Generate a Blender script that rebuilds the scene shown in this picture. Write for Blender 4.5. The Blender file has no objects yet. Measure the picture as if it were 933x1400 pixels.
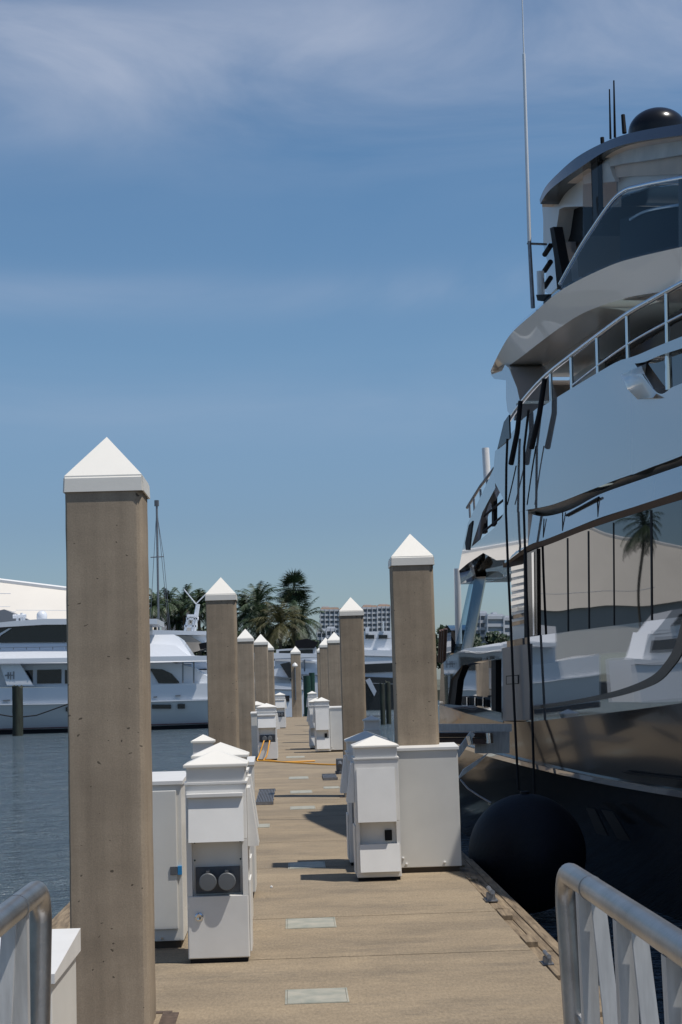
import bpy, bmesh, math, random
from mathutils import Vector, Matrix
R = math.radians
scene = bpy.context.scene
COL = scene.collection

# ------------------------------------------------------------------ camera, world, sun, exposure
F = 2200.0; CX, CY = 466.5, 700.0; EYE = 1.8
VPX, VPY, TILT = 398.0, 934.0, -0.026
_y = Vector((VPX-CX, -(VPY-CY), -F)).normalized()          # world +Y seen in camera axes
_u = Vector((TILT, 1, 0)); _z = (_u - _u.dot(_y)*_y).normalized()
_x = _y.cross(_z)
ROT = Matrix((_x, _y, _z))                                  # camera -> world
camd = bpy.data.cameras.new('camera'); cam = bpy.data.objects.new('camera', camd); COL.objects.link(cam)
camd.sensor_fit = 'VERTICAL'; camd.sensor_height = 36; camd.sensor_width = 24
camd.lens = F/1400*36; camd.clip_start = 0.05; camd.clip_end = 9000
cam.matrix_world = Matrix.Translation((0, 0, EYE)) @ ROT.to_4x4()
scene.camera = cam

SUN = Vector((0.375, -0.18, 0.905)).normalized()
el = math.asin(SUN.z); az = math.atan2(SUN.x, SUN.y)
world = bpy.data.worlds.new('World'); scene.world = world; world.use_nodes = True
nt = world.node_tree; nt.nodes.clear(); N = nt.nodes.new; L = nt.links.new
sky = N('ShaderNodeTexSky'); sky.sky_type = 'NISHITA'; sky.sun_disc = False
sky.sun_elevation = el; sky.sun_rotation = az; sky.air_density = 1.0; sky.dust_density = 0.6; sky.ozone_density = 2.2; sky.altitude = 0
tc = N('ShaderNodeTexCoord'); sep = N('ShaderNodeSeparateXYZ'); L(tc.outputs['Generated'], sep.inputs[0])
def mth(op, a, b=None, c=None, nt=nt):
    n = nt.nodes.new('ShaderNodeMath'); n.operation = op
    for i, v in enumerate((a, b, c)):
        if v is None: continue
        if isinstance(v, (int, float)): n.inputs[i].default_value = v
        else: nt.links.new(v, n.inputs[i])
    return n.outputs[0]
mp = N('ShaderNodeMapping'); mp.inputs['Scale'].default_value = (1.3, 1.3, 4.2); mp.inputs['Rotation'].default_value = (0, R(10), 0)
L(tc.outputs['Generated'], mp.inputs[0])
n1 = N('ShaderNodeTexNoise'); n1.inputs['Scale'].default_value = 2.6; n1.inputs['Detail'].default_value = 7; n1.inputs['Roughness'].default_value = .55
n1.inputs['Distortion'].default_value = .6
L(mp.outputs[0], n1.inputs['Vector'])
def band(c, w, amp):
    d = mth('DIVIDE', mth('SUBTRACT', sep.outputs['Z'], c), w)
    return mth('MULTIPLY', mth('EXPONENT', mth('MULTIPLY', mth('MULTIPLY', d, d), -1.0)), amp)
bands = mth('ADD', mth('ADD', band(.375, .05, .9), band(.238, .012, .40)), mth('ADD', band(.17, .02, .18), .03))
cl = N('ShaderNodeMapRange'); cl.inputs[1].default_value = .36; cl.inputs[2].default_value = .80; cl.clamp = True
L(n1.outputs['Fac'], cl.inputs[0])
fac = mth('MULTIPLY', cl.outputs[0], bands); 
tint = N('ShaderNodeMix'); tint.data_type = 'RGBA'; tint.blend_type = 'MULTIPLY'; tint.inputs[0].default_value = 1.0
tr_ = N('ShaderNodeValToRGB'); tr_.color_ramp.elements[0].position = 0.0; tr_.color_ramp.elements[0].color = (.60,.70,.86,1)
tr_.color_ramp.elements[1].position = .32; tr_.color_ramp.elements[1].color = (.67,.90,1.0,1)
e_ = tr_.color_ramp.elements.new(.10); e_.color = (.60,.69,.82,1)
e_ = tr_.color_ramp.elements.new(.2); e_.color = (.73,.88,.955,1)
e_ = tr_.color_ramp.elements.new(.7); e_.color = (.72,.80,.9,1)
L(sep.outputs['Z'], tr_.inputs[0]); L(sky.outputs[0], tint.inputs[6]); L(tr_.outputs[0], tint.inputs[7])
mix = N('ShaderNodeMix'); mix.data_type = 'RGBA'; L(fac, mix.inputs[0]); L(tint.outputs[2], mix.inputs[6]); mix.inputs[7].default_value = (5.2, 5.7, 6.9, 1)
bg = N('ShaderNodeBackground'); bg.inputs[1].default_value = 0.10; L(mix.outputs[2], bg.inputs[0])
wo = N('ShaderNodeOutputWorld'); L(bg.outputs[0], wo.inputs[0])
sd = bpy.data.lights.new('sun', 'SUN'); sd.energy = 4.0; sd.angle = R(0.5); sd.color = (1.0, .955, .89)
so = bpy.data.objects.new('sun', sd); COL.objects.link(so); so.rotation_euler = SUN.to_track_quat('Z', 'Y').to_euler()
vs = scene.view_settings; vs.view_transform = 'Standard'; vs.look = 'None'; vs.gamma = 1; vs.exposure = 0.0

# ------------------------------------------------------------------ measuring helpers (photo pixel -> world point)
def ray(px, py): return ROT @ Vector((px-CX, -(py-CY), -F)).normalized()
C0 = Vector((0, 0, EYE))
def on_y(px, py, Y): d = ray(px, py); return C0 + d*(Y/d.y)
def on_z(px, py, z=0.0): d = ray(px, py); return C0 + d*((z-EYE)/d.z)
WZ = -0.7                                                    # water level

# ------------------------------------------------------------------ mesh helpers
class MB:
    def __init__(s): s.bm = bmesh.new()
    def face(s, pts):
        vs_ = [s.bm.verts.new(p) for p in pts]
        try: return s.bm.faces.new(vs_)
        except ValueError: return None
    def hexa(s, a, b):            # two matching loops -> closed solid
        A = [s.bm.verts.new(p) for p in a]; B = [s.bm.verts.new(p) for p in b]; n = len(a)
        s.bm.faces.new(A); s.bm.faces.new(B[::-1])
        for i in range(n): s.bm.faces.new((A[i], B[i], B[(i+1) % n], A[(i+1) % n]))
        return s
    def box(s, x0, x1, y0, y1, z0, z1, bev=0):
        vs_ = [s.bm.verts.new(p) for p in ((x0,y0,z0),(x1,y0,z0),(x1,y1,z0),(x0,y1,z0),(x0,y0,z1),(x1,y0,z1),(x1,y1,z1),(x0,y1,z1))]
        fs = [s.bm.faces.new([vs_[i] for i in q]) for q in ((0,3,2,1),(4,5,6,7),(0,1,5,4),(1,2,6,5),(2,3,7,6),(3,0,4,7))]
        if bev:
            es = list({e for f in fs for e in f.edges})
            bmesh.ops.bevel(s.bm, geom=es, offset=bev, segments=2, affect='EDGES', profile=.6)
        return s
    def tube(s, pts, r, seg=10, r2=None):
        pts = [Vector(p) for p in pts]; rings = []; n = len(pts)
        prev = None
        for i, p in enumerate(pts):
            t = (pts[min(i+1, n-1)] - pts[max(i-1, 0)]).normalized()
            a = prev if prev is not None else (Vector((0,0,1)) if abs(t.z) < .9 else Vector((1,0,0)))
            a = (a - a.dot(t)*t).normalized(); prev = a; b = t.cross(a)
            rr = r if r2 is None else r + (r2-r)*i/(n-1)
            rings.append([s.bm.verts.new(p + (a*math.cos(k*2*math.pi/seg) + b*math.sin(k*2*math.pi/seg))*rr) for k in range(seg)])
        for i in range(n-1):
            for k in range(seg): s.bm.faces.new((rings[i][k], rings[i][(k+1)%seg], rings[i+1][(k+1)%seg], rings[i+1][k]))
        s.bm.faces.new(rings[0][::-1]); s.bm.faces.new(rings[-1]); return s
    def lathe(s, prof, c=(0,0,0), seg=24, axis='Z'):
        c = Vector(c); rings = []
        for r, h in prof:
            ring = []
            for k in range(seg):
                a = k*2*math.pi/seg; x, y = max(r, 1e-4)*math.cos(a), max(r, 1e-4)*math.sin(a)
                v = Vector((x, y, h)) if axis == 'Z' else Vector((x, -h, y))
                ring.append(s.bm.verts.new(c+v))
            rings.append(ring)
        for i in range(len(rings)-1):
            for k in range(seg): s.bm.faces.new((rings[i][k], rings[i][(k+1)%seg], rings[i+1][(k+1)%seg], rings[i+1][k]))
        s.bm.faces.new(rings[0][::-1]); s.bm.faces.new(rings[-1]); return s
    def build(s, name, mat, parent=None, smooth=None, shift=None, thing=None):
        bmesh.ops.recalc_face_normals(s.bm, faces=s.bm.faces[:])
        if shift is None and parent is not None and parent.get('_wx') is not None:
            shift = Vector((parent['_wx'], parent['_wy'], parent['_wz']))
        if shift is not None: bmesh.ops.translate(s.bm, vec=-Vector(shift), verts=s.bm.verts[:])
        me = bpy.data.meshes.new(name); s.bm.to_mesh(me); s.bm.free()
        me.materials.append(mat)
        if smooth is not None:
            for p in me.polygons: p.use_smooth = True
            me.set_sharp_from_angle(angle=R(smooth))
        o = bpy.data.objects.new(name, me); COL.objects.link(o)
        if parent is not None:
            o.parent = parent
            if parent.get('_wx') is not None:
                for k in ('_wx','_wy','_wz'): o[k] = parent[k]
        elif shift is not None: o.location = shift
        return o
def tag(o, label=None, cat=None, group=None, kind=None):
    if label: o['label'] = label
    if cat: o['category'] = cat
    if group: o['group'] = group
    if kind: o['kind'] = kind
    return o
def thing(name, label, cat, loc=(0,0,0), rz=0, group=None, world=False):
    o = bpy.data.objects.new(name, None); COL.objects.link(o); o.location = loc; o.rotation_euler = (0,0,rz)
    o.empty_display_size = .1
    if world: o['_wx'], o['_wy'], o['_wz'] = loc[0], loc[1], loc[2]
    return tag(o, label, cat, group)
def dup(root, loc, rz=0, label=None, sc=None, group=None):
    def cp(o, par):
        c = o.copy(); COL.objects.link(c)
        if par: c.parent = par
        for ch in o.children: cp(ch, c)
        return c
    r = cp(root, None); r.location = loc; r.rotation_euler = (0,0,rz)
    if sc: r.scale = sc
    if label: r['label'] = label
    if group: r['group'] = group
    return r

# ------------------------------------------------------------------ materials
def lin(c): return tuple(((v/255)/12.92 if v/255 <= .04045 else ((v/255+.055)/1.055)**2.4) for v in c)
def mat(name, col, rough=.5, metal=0, coat=0, ior=1.5, var=0, vscale=4, bump=0, bscale=60, trans=0, col2=None, stretch=(1,1,1), emit=0, spec=None, alpha=None, bdet=5):
    m = bpy.data.materials.new(name); m.use_nodes = True; t = m.node_tree; b = t.nodes['Principled BSDF']
    b.inputs['Base Color'].default_value = (*col, 1); b.inputs['Roughness'].default_value = rough
    b.inputs['Metallic'].default_value = metal; b.inputs['IOR'].default_value = ior
    b.inputs['Coat Weight'].default_value = coat; b.inputs['Coat Roughness'].default_value = .01
    b.inputs['Transmission Weight'].default_value = trans
    if spec is not None: b.inputs['Specular IOR Level'].default_value = spec
    tcn = t.nodes.new('ShaderNodeTexCoord'); mpn = t.nodes.new('ShaderNodeMapping'); mpn.inputs['Scale'].default_value = stretch
    t.links.new(tcn.outputs['Object'], mpn.inputs[0])
    if var:
        no = t.nodes.new('ShaderNodeTexNoise'); no.inputs['Scale'].default_value = vscale; no.inputs['Detail'].default_value = 8
        t.links.new(mpn.outputs[0], no.inputs['Vector'])
        mr = t.nodes.new('ShaderNodeMapRange'); mr.inputs[1].default_value = .32; mr.inputs[2].default_value = .68
        t.links.new(no.outputs['Fac'], mr.inputs[0])
        mx = t.nodes.new('ShaderNodeMix'); mx.data_type = 'RGBA'; t.links.new(mr.outputs[0], mx.inputs[0])
        c2 = col2 or tuple(v*(1-var) for v in col)
        mx.inputs[6].default_value = (*c2, 1); mx.inputs[7].default_value = (*col, 1)
        t.links.new(mx.outputs[2], b.inputs['Base Color'])
    if bump:
        nb = t.nodes.new('ShaderNodeTexNoise'); nb.inputs['Scale'].default_value = bscale; nb.inputs['Detail'].default_value = bdet
        t.links.new(mpn.outputs[0], nb.inputs['Vector'])
        bu = t.nodes.new('ShaderNodeBump'); bu.inputs['Strength'].default_value = bump; bu.inputs['Distance'].default_value = .01
        t.links.new(nb.outputs['Fac'], bu.inputs['Height']); t.links.new(bu.outputs[0], b.inputs['Normal'])
    return m
M = {}
M['white'] = mat('white_powder_coat', (.76,.745,.71), .38, var=.07, vscale=5, bump=.05, bscale=14)
M['white2'] = mat('cabinet_paint', (.70,.685,.64), .42, var=.08, vscale=3, bump=.05, bscale=10)
M['cap'] = mat('cap_vinyl', (.80,.77,.70), .45, var=.07, vscale=3, bump=.04, bscale=20)
M['black'] = mat('black_plastic', (.010,.010,.012), .65, spec=.2)
M['rubber'] = mat('black_rubber_sheen', (.007,.009,.016), .62, spec=.3, var=.5, vscale=3, bump=.3, bscale=25)  # black rubber; the blue in the base paints in its navy sheen
M['grey'] = mat('grey_plastic', (.11,.12,.135), .5, var=.2, vscale=30)
M['lid'] = mat('grey_lid', (.12,.13,.14), .5)
M['blue'] = mat('blue_tape', (.02,.22,.5), .5)
M['steel'] = mat('dull_steel', (.30,.30,.31), .45, metal=.7, var=.3, vscale=20)
M['chrome'] = mat('chrome', (.72,.73,.75), .12, metal=1)
M['alu'] = mat('weathered_aluminium', (.47,.46,.455), .33, metal=.9, var=.38, vscale=7, bump=.12, bscale=90)
M['alu2'] = mat('extruded_aluminium', (.58,.575,.56), .5, metal=.35, var=.25, vscale=14, bump=.06, bscale=60, stretch=(3,3,.4))
M['orange'] = mat('orange_cable', (.78,.36,.03), .5)
M['brass'] = mat('rusty_metal', (.13,.09,.065), .7, var=.5, vscale=30)
M['rope'] = mat('black_rope', (.010,.010,.012), .8, bump=.5, bscale=200)
M['wood'] = mat('weathered_timber', (.33,.25,.16), .85, var=.6, vscale=5, bump=.5, bscale=40, stretch=(8,.6,3), col2=(.13,.095,.06))
M['pilewood'] = mat('treated_pile', (.035,.045,.03), .8, var=.6, vscale=3, bump=.8, bscale=12, stretch=(3,3,.4), col2=(.015,.014,.01))
M['green'] = mat('green_sleeve', (.012,.055,.032), .5, var=.4, vscale=3)
M['silver'] = mat('silver_yacht_paint', (.56,.54,.53), .05, metal=.55, coat=1, bump=.35, bscale=.7, bdet=0)
M['mirror'] = mat('polished_bulwark', (.44,.43,.42), .012, metal=.7, coat=1, bump=.6, bscale=.8, bdet=0)
M['whitegloss'] = mat('white_gelcoat', (.78,.78,.77), .2, coat=1)
M['hullgrey'] = mat('dark_grey_hull_paint', (.045,.043,.042), .12, coat=.12, spec=.35)
M['soffit'] = mat('soffit_paint', (.74,.67,.60), .28, spec=.5)
M['fascia'] = mat('fascia_gelcoat_bounce', (.88,.80,.72), .2, coat=.6)  # white gelcoat, with warm bounce light from the deck mixed into its colour
M['tan'] = mat('sunlit_tan_headlining', (.86,.68,.54), .7, var=.2, vscale=2)  # tan fabric, base brightened to carry sunlight coming through it
M['glassdark'] = mat('dark_window_glass', (.008,.009,.010), .015, ior=2.2, bump=.5, bscale=.8, bdet=0)
M['blackgloss'] = mat('black_gloss', (.008,.008,.009), .22, spec=.35)
M['ivory'] = mat('ivory_vinyl', (.80,.76,.70), .5, var=.25, vscale=3)
M['curtain'] = mat('rolled_curtain', (.42,.35,.32), .35, var=.45, vscale=2.2, coat=.3)
M['brown'] = mat('teak_brown', (.10,.055,.04), .5, var=.4, vscale=6, stretch=(.4,8,8))
M['greydoor'] = mat('grey_door_paint', (.16,.16,.17), .35, coat=.3)
M['trunk'] = mat('palm_bark', (.10,.085,.06), .9, var=.4, vscale=8)
M['frond'] = mat('palm_frond', (.035,.065,.022), .55, var=.5, vscale=.9)
M['frondy'] = mat('yellow_frond', (.085,.08,.022), .6, var=.5, vscale=.9)
M['leaf'] = mat('leaf', (.03,.055,.022), .6, var=.5, vscale=.5)
M['boatwhite'] = mat('boat_gelcoat', (.72,.74,.77), .3, coat=.5)
M['boatgrey'] = mat('boat_hull_grey', (.42,.46,.52), .3, coat=.5)
M['boatglass'] = mat('boat_window', (.012,.014,.018), .15, ior=1.6)
M['canvas'] = mat('canvas_cover', (.42,.37,.31), .9, var=.2, vscale=1)
M['shed'] = mat('shed_cladding', (.74,.69,.61), .6, var=.06, vscale=.2)
M['shedgrey'] = mat('shed_grey', (.23,.24,.26), .7)
M['condo'] = mat('condo_render', (.56,.58,.61), .8, var=.15, vscale=.1)
M['condoglass'] = mat('hazed_condo_glazing', (.36,.42,.48), .6)  # dark glazing paled: distance haze is put into the colour
M['tile'] = mat('roof_tile', (.50,.34,.24), .8)
M['stucco'] = mat('white_stucco', (.75,.74,.72), .8)
M['red'] = mat('red_boot_stripe', (.12,.02,.02), .5)
M['ground'] = mat('far_ground', (.13,.13,.09), .95, var=.5, vscale=.05)

# clear balustrade / screen glass
def clear(name, tint, a):
    m = bpy.data.materials.new(name); m.use_nodes = True; t = m.node_tree; t.nodes.clear()
    o = t.nodes.new('ShaderNodeOutputMaterial'); mx = t.nodes.new('ShaderNodeMixShader')
    tr = t.nodes.new('ShaderNodeBsdfTransparent'); tr.inputs[0].default_value = (*tint, 1)
    g = t.nodes.new('ShaderNodeBsdfGlossy'); g.inputs['Roughness'].default_value = .02; g.inputs[0].default_value = (.9,.9,.9,1)
    fr = t.nodes.new('ShaderNodeFresnel'); fr.inputs[0].default_value = a
    ge = t.nodes.new('ShaderNodeNewGeometry'); fm = mth('MULTIPLY', fr.outputs[0], mth('SUBTRACT', 1.0, ge.outputs['Backfacing'], nt=t), nt=t); t.links.new(fm, mx.inputs[0]); t.links.new(tr.outputs[0], mx.inputs[1]); t.links.new(g.outputs[0], mx.inputs[2]); t.links.new(mx.outputs[0], o.inputs[0])
    return m
M['clear'] = clear('balustrade_glass', (.66,.77,.86), 1.17)
M['clear2'] = clear('screen_glass', (.95,.94,.93), 1.12)

def concrete(name, base, dark, pits, broom):
    m = bpy.data.materials.new(name); m.use_nodes = True; t = m.node_tree; b = t.nodes['Principled BSDF']; b.inputs['Roughness'].default_value = .88
    b.inputs['Specular IOR Level'].default_value = .25
    n = t.nodes.new; l = t.links.new
    tcn = n('ShaderNodeTexCoord')
    def noise(scale, st=(1,1,1), det=8, rough=.6):
        mpn = n('ShaderNodeMapping'); mpn.inputs['Scale'].default_value = st; l(tcn.outputs['Object'], mpn.inputs[0])
        x = n('ShaderNodeTexNoise'); x.inputs['Scale'].default_value = scale; x.inputs['Detail'].default_value = det; x.inputs['Roughness'].default_value = rough
        l(mpn.outputs[0], x.inputs['Vector']); return x.outputs['Fac']
    def rng(v, a, b_, c=0, d=1):
        x = n('ShaderNodeMapRange'); x.inputs[1].default_value = a; x.inputs[2].default_value = b_; x.inputs[3].default_value = c; x.inputs[4].default_value = d; l(v, x.inputs[0]); return x.outputs[0]
    def mixc(f, a, b_, bt='MIX'):
        x = n('ShaderNodeMix'); x.data_type = 'RGBA'; x.blend_type = bt
        for i, v in ((0, f), (6, a), (7, b_)):
            if isinstance(v, (int, float)): x.inputs[i].default_value = v
            elif isinstance(v, tuple): x.inputs[i].default_value = (*v, 1)
            else: l(v, x.inputs[i])
        return x.outputs[2]
    if broom:
        big = rng(noise(.6, (.8, 1.7, 1), 8, .65), .38, .62)
        c = mixc(big, dark, base)
        st = rng(noise(.9, (.8, 1.7, 1), 12, .85), .50, .66)
        c = mixc(mth('MULTIPLY', st, .5, nt=t), c, (.13,.115,.095))
        wk = rng(noise(3.0, (.8, 1.0, 1), 10, .85), .34, .68, .84, 1.08)
        c = mixc(1.0, c, wk, 'MULTIPLY')
        fine = rng(noise(60, (1, .30, 1), 6, .8), .3, .7, .70, 1.26)
        c = mixc(1.0, c, fine, 'MULTIPLY')
        h = noise(60, (.7, 1, 1), 4)
    else:
        c = mixc(rng(noise(2.2, (1,1,.5)), .35, .68), dark, base)
        c = mixc(1.0, c, rng(noise(6, (2.5,2.5,.12), 5), .35, .7, .86, 1.05), 'MULTIPLY')
        c = mixc(1.0, c, rng(noise(120, det=3), .3, .7, .86, 1.1), 'MULTIPLY')
        c = mixc(1.0, c, rng(noise(1.1, (1,1,3.0), 4), .35, .7, .84, 1.06), 'MULTIPLY')
        h = noise(110)
    l(c, b.inputs['Base Color'])
    if pits:
        v = n('ShaderNodeTexVoronoi'); v.inputs['Scale'].default_value = pits; mpn = n('ShaderNodeMapping'); mpn.inputs['Scale'].default_value = (1,1,1.6); 
        dn = n('ShaderNodeTexNoise'); dn.inputs['Scale'].default_value = 14; ad = n('ShaderNodeMix'); ad.data_type='RGBA'; ad.blend_type='ADD'; ad.inputs[0].default_value=.07
        l(tcn.outputs['Object'], ad.inputs[6]); l(tcn.outputs['Object'], dn.inputs[0]); l(dn.outputs['Color'], ad.inputs[7]); l(ad.outputs[2], mpn.inputs[0]); l(mpn.outputs[0], v.inputs['Vector'])
        sp = n('ShaderNodeSeparateColor'); l(v.outputs['Color'], sp.inputs[0])
        rad = rng(sp.outputs[0], .62, 1.0, .0, .19)
        pit = mth('LESS_THAN', v.outputs['Distance'], rad, nt=t)
        c2 = mixc(mth('MULTIPLY', pit, .72, nt=t), c, (.035,.028,.022)); l(c2, b.inputs['Base Color'])
        h = mth('SUBTRACT', mth('MULTIPLY', h, .3, nt=t), pit, nt=t)
    bu = n('ShaderNodeBump'); bu.inputs['Strength'].default_value = .45; bu.inputs['Distance'].default_value = .004
    l(h, bu.inputs['Height']); l(bu.outputs[0], b.inputs['Normal'])
    return m
M['pile'] = concrete('pile_concrete', (.43,.35,.26), (.31,.25,.185), 19, False)
M['deck'] = concrete('deck_concrete', (.34,.268,.180), (.25,.20,.14), 0, True)
M['joint'] = mat('joint_dirt', (.07,.055,.04), .95)
M['plate'] = mat('cover_plate', (.44,.41,.33), .55, var=.45, vscale=7, bump=.3, bscale=40, col2=(.27,.28,.23))

# water
wm = bpy.data.materials.new('harbour_water'); wm.use_nodes = True; t = wm.node_tree; b = t.nodes['Principled BSDF']
b.inputs['Base Color'].default_value = (.085,.120,.145,1); b.inputs['Roughness'].default_value = .12; b.inputs['IOR'].default_value = 1.33
tcn = t.nodes.new('ShaderNodeTexCoord')
def wn(sc, st, det):
    mpn = t.nodes.new('ShaderNodeMapping'); mpn.inputs['Scale'].default_value = st; mpn.inputs['Rotation'].default_value = (0,0,R(12)); t.links.new(tcn.outputs['Object'], mpn.inputs[0])
    x = t.nodes.new('ShaderNodeTexNoise'); x.inputs['Scale'].default_value = sc; x.inputs['Detail'].default_value = det; x.inputs['Roughness'].default_value = .6; t.links.new(mpn.outputs[0], x.inputs['Vector']); return x.outputs['Fac']
hh = mth('ADD', mth('MULTIPLY', wn(.22, (.5,1.4,1), 5), 2.2, nt=t), mth('MULTIPLY', wn(.9, (.6,1.2,1), 6), 1.0, nt=t), nt=t)
hh = mth('ADD', hh, mth('MULTIPLY', wn(4.5, (.7,1.2,1), 4), .35, nt=t), nt=t)
bu = t.nodes.new('ShaderNodeBump'); bu.inputs['Strength'].default_value = .9; bu.inputs['Distance'].default_value = 1.0
t.links.new(hh, bu.inputs['Height']); t.links.new(bu.outputs[0], b.inputs['Normal'])
M['water'] = wm

# ------------------------------------------------------------------ structure: water, land, dock
w = MB(); w.face([(-1500,-200,WZ),(1500,-200,WZ),(1500,3500,WZ),(-1500,3500,WZ)]); tag(w.build('water', M['water']), kind='structure')
g = MB(); g.box(-1400,1400,190,3400,WZ-1,.5); tag(g.build('far_shore', M['ground']), kind='structure')
EDGE_R = on_z(747,1321).x; DL = -1.75; DEND = on_z(404,980).y
WOOD_R = EDGE_R + .25
js = [-4.0, on_z(420,1309.5).y, on_z(380,1256).y]; 
while js[-1] < DEND-4: js.append(js[-1] + (3.4 if len(js) % 2 else 2.6))
js.append(DEND)
dk = MB()
for a, b_ in zip(js[:-1], js[1:]):
    dk.box(DL, EDGE_R, a+.014, b_-.014, -.30, 0, .006)
dock = tag(dk.build('dock_deck', M['deck']), kind='structure')
dj = MB(); dj.box(DL+.02, EDGE_R-.02, -4, DEND-.02, -1.1, -.03); tag(dj.build('dock_float', M['joint']), kind='structure')
# timber waler along the right edge
random.seed(3)
wr = thing('timber_edge', 'weathered timber rubbing edge along right side of concrete dock', 'timber edge', (EDGE_R, 0, 0), world=True)
pl = MB()
for row, (x0, x1) in enumerate(((EDGE_R+.006, EDGE_R+.085), (EDGE_R+.093, EDGE_R+.165), (EDGE_R+.173, WOOD_R))):
    y = -3.5 + row*.7
    while y < DEND:
        ln = random.uniform(1.5, 2.6); dz = random.uniform(-.03, -.004) - .012*row
        pl.box(x0, x1, y, y+ln-.012, -.24, dz, .008); y += ln
pl.build('plank', M['wood'], wr)
# edge spacer blocks
y = 2
while y < 60:
    ln = random.uniform(.18,.5); sb = MB(); sb.box(EDGE_R+.002, EDGE_R+.085, y, y+ln, -.03, .012, .004); sb.build('block', M['wood'], wr); y += random.uniform(.9, 1.4)
# black pontoon floor on left side edge
le = MB(); le.box(DL-.2, DL-.006, -4, DEND, -.25, -.01, .01)
tag(le.build('timber_edge', M['wood'], shift=(DL,0,0)), 'weathered timber rubbing edge along left side of concrete dock', 'timber edge')

# inspection plates down the middle of the deck
PL = [((393,473,1353,1373),'nearest pale cover plate set in the deck in front of the gangway'),
      ((393,457,1256,1270),'second cover plate in the deck, just before the white pedestals end'),
      ((396,443,1179,1188),'third cover plate in the deck, left of the right power pedestal shadow'),
      ((398,430,1102.5,1107),'fourth cover plate in the deck, beyond the shadow of the right pedestals'),
      ((398,426,1081,1085),'fifth cover plate in the deck, level with the steel grating on the left'),
      ((396,421,1062,1065.5),'sixth cover plate in the deck, level with the grating on the right'),
      ((392,416,1034,1036.5),'farthest cover plate in the deck, just past the orange cable'),
      ((344,367,1127,1132),'cover plate beside the left pedestal group, off the line of the others'),
      ((444,464,1075.5,1078.5),'cover plate close to the right pedestals, off the line of the others')]
for (a, b_, y0, y1), lab in PL:
    p0 = on_z(a, y1); p1 = on_z(b_, y0); yy0, yy1 = p0.y, on_z((a+b_)/2, y0).y
    xr = p0.x + (b_-a)*p0.y/F
    c = Vector(((p0.x+xr)/2, (yy0+yy1)/2, 0))
    th = thing('cover_plate', lab, 'cover plate', c, group='cover plates set in the dock deck', world=True)
    m = MB(); m.box(p0.x, xr, yy0, yy1, -.002, .006, .003); m.build('plate', M['plate'], th)
    m = MB(); e = .012
    for q in ((p0.x-e, xr+e, yy0-e, yy0-.002), (p0.x-e, xr+e, yy1+.002, yy1+e), (p0.x-e, p0.x-.002, yy0-.002, yy1+.002), (xr+.002, xr+e, yy0-.002, yy1+.002)):
        m.box(*q, -.002, .004)
    m.build('frame', M['plate'], th)

# ------------------------------------------------------------------ concrete piles
def pile(X, Y, w, zc, label, lamp=False, seed=0):
    random.seed(seed)
    rt = thing('concrete_pile', label, 'pile', (X, Y, 0), group='square concrete piles with white caps')
    h = w/2; ch = w*.12
    cl = w*.02
    prof = [(-h+cl,-h),(h-ch,-h),(h-ch*.62,-h+ch*.08),(h-ch*.3,-h+ch*.3),(h-ch*.08,-h+ch*.62),(h,-h+ch),(h,h-ch),(h-ch*.3,h-ch*.3),(h-ch,h),(-h+cl,h),(-h,h-cl),(-h,-h+cl)]
    m = MB(); nz = 40; rings = []
    for i in range(nz+1):
        z = -2.2 + (zc+.05+2.2)*i/nz; j = 1 + random.uniform(-.004,.004)
        rings.append([m.bm.verts.new((x*j + random.uniform(-.0012,.0012), y*j, z)) for x, y in prof])
    n = len(prof)
    for i in range(nz):
        for k in range(n): m.bm.faces.new((rings[i][k], rings[i][(k+1)%n], rings[i+1][(k+1)%n], rings[i+1][k]))
    m.bm.faces.new(rings[0][::-1]); m.bm.faces.new(rings[-1])
    m.build('shaft', M['pile'], rt, smooth=18)
    m = MB(); e = h*1.065; e2 = h*1.055; s = w*.20; a = w*.80
    L1 = [(-e2,-e2),(e2,-e2),(e2,e2),(-e2,e2)]
    A = [m.bm.verts.new((x, y, zc)) for x, y in L1]; B = [m.bm.verts.new((x*.985, y*.985, zc+s)) for x, y in L1]; T = m.bm.verts.new((0,0,zc+a))
    I = [m.bm.verts.new((x*.96, y*.96, zc)) for x, y in L1]; J = [m.bm.verts.new((x*.96, y*.96, zc+.04)) for x, y in L1]
    for k in range(4):
        q = (k+1) % 4
        m.bm.faces.new((A[k], A[q], B[q], B[k])); m.bm.faces.new((B[k], B[q], T)); m.bm.faces.new((A[k], I[k], I[q], A[q])); m.bm.faces.new((I[k], J[k], J[q], I[q]))
    m.bm.faces.new(J)
    bmesh.ops.bevel(m.bm, geom=[e_ for e_ in m.bm.edges if T not in e_.verts and all(v in B for v in e_.verts)] + [e_ for e_ in m.bm.edges if any(v in A for v in e_.verts) and any(v in B for v in e_.verts)], offset=w*.02, segments=2, affect='EDGES')
    m.build('cap', M['cap'], rt, smooth=25)
    if w > .3 and Y < 30:
        m = MB(); g_ = h+.03
        for q in ((-g_-.05, g_+.05, -g_-.05, -g_), (-g_-.05, g_+.05, g_, g_+.05), (-g_-.05, -g_, -g_, g_), (g_, g_+.09, -g_, g_)): m.box(*q, -.05, .006, .002)
        m.build('guide_frame', M['brass'], rt)
    return rt
PW = .385
def P(px, Y, w, cby, label, seed, py=900):
    X = on_y(px, py, Y).x; zc = on_y(px, cby, Y - w/2).z
    return pile(X, Y, w, zc, label, seed=seed)
P(152, 8.95, .415, 671.5, 'largest and nearest concrete pile, standing left of the first white power pedestal', 1, 1000)
P(304.5, 20.5, .378, 820.5, 'second pile on the left side, tall, behind the near left pedestals', 2)
P(336.5, 40, .40, 877, 'third pile on the left side, half hidden behind the second', 3)
P(357.5, 44.5, .377, 881.5, 'fourth pile on the left side, above the pedestal with orange cables', 4)
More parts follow.
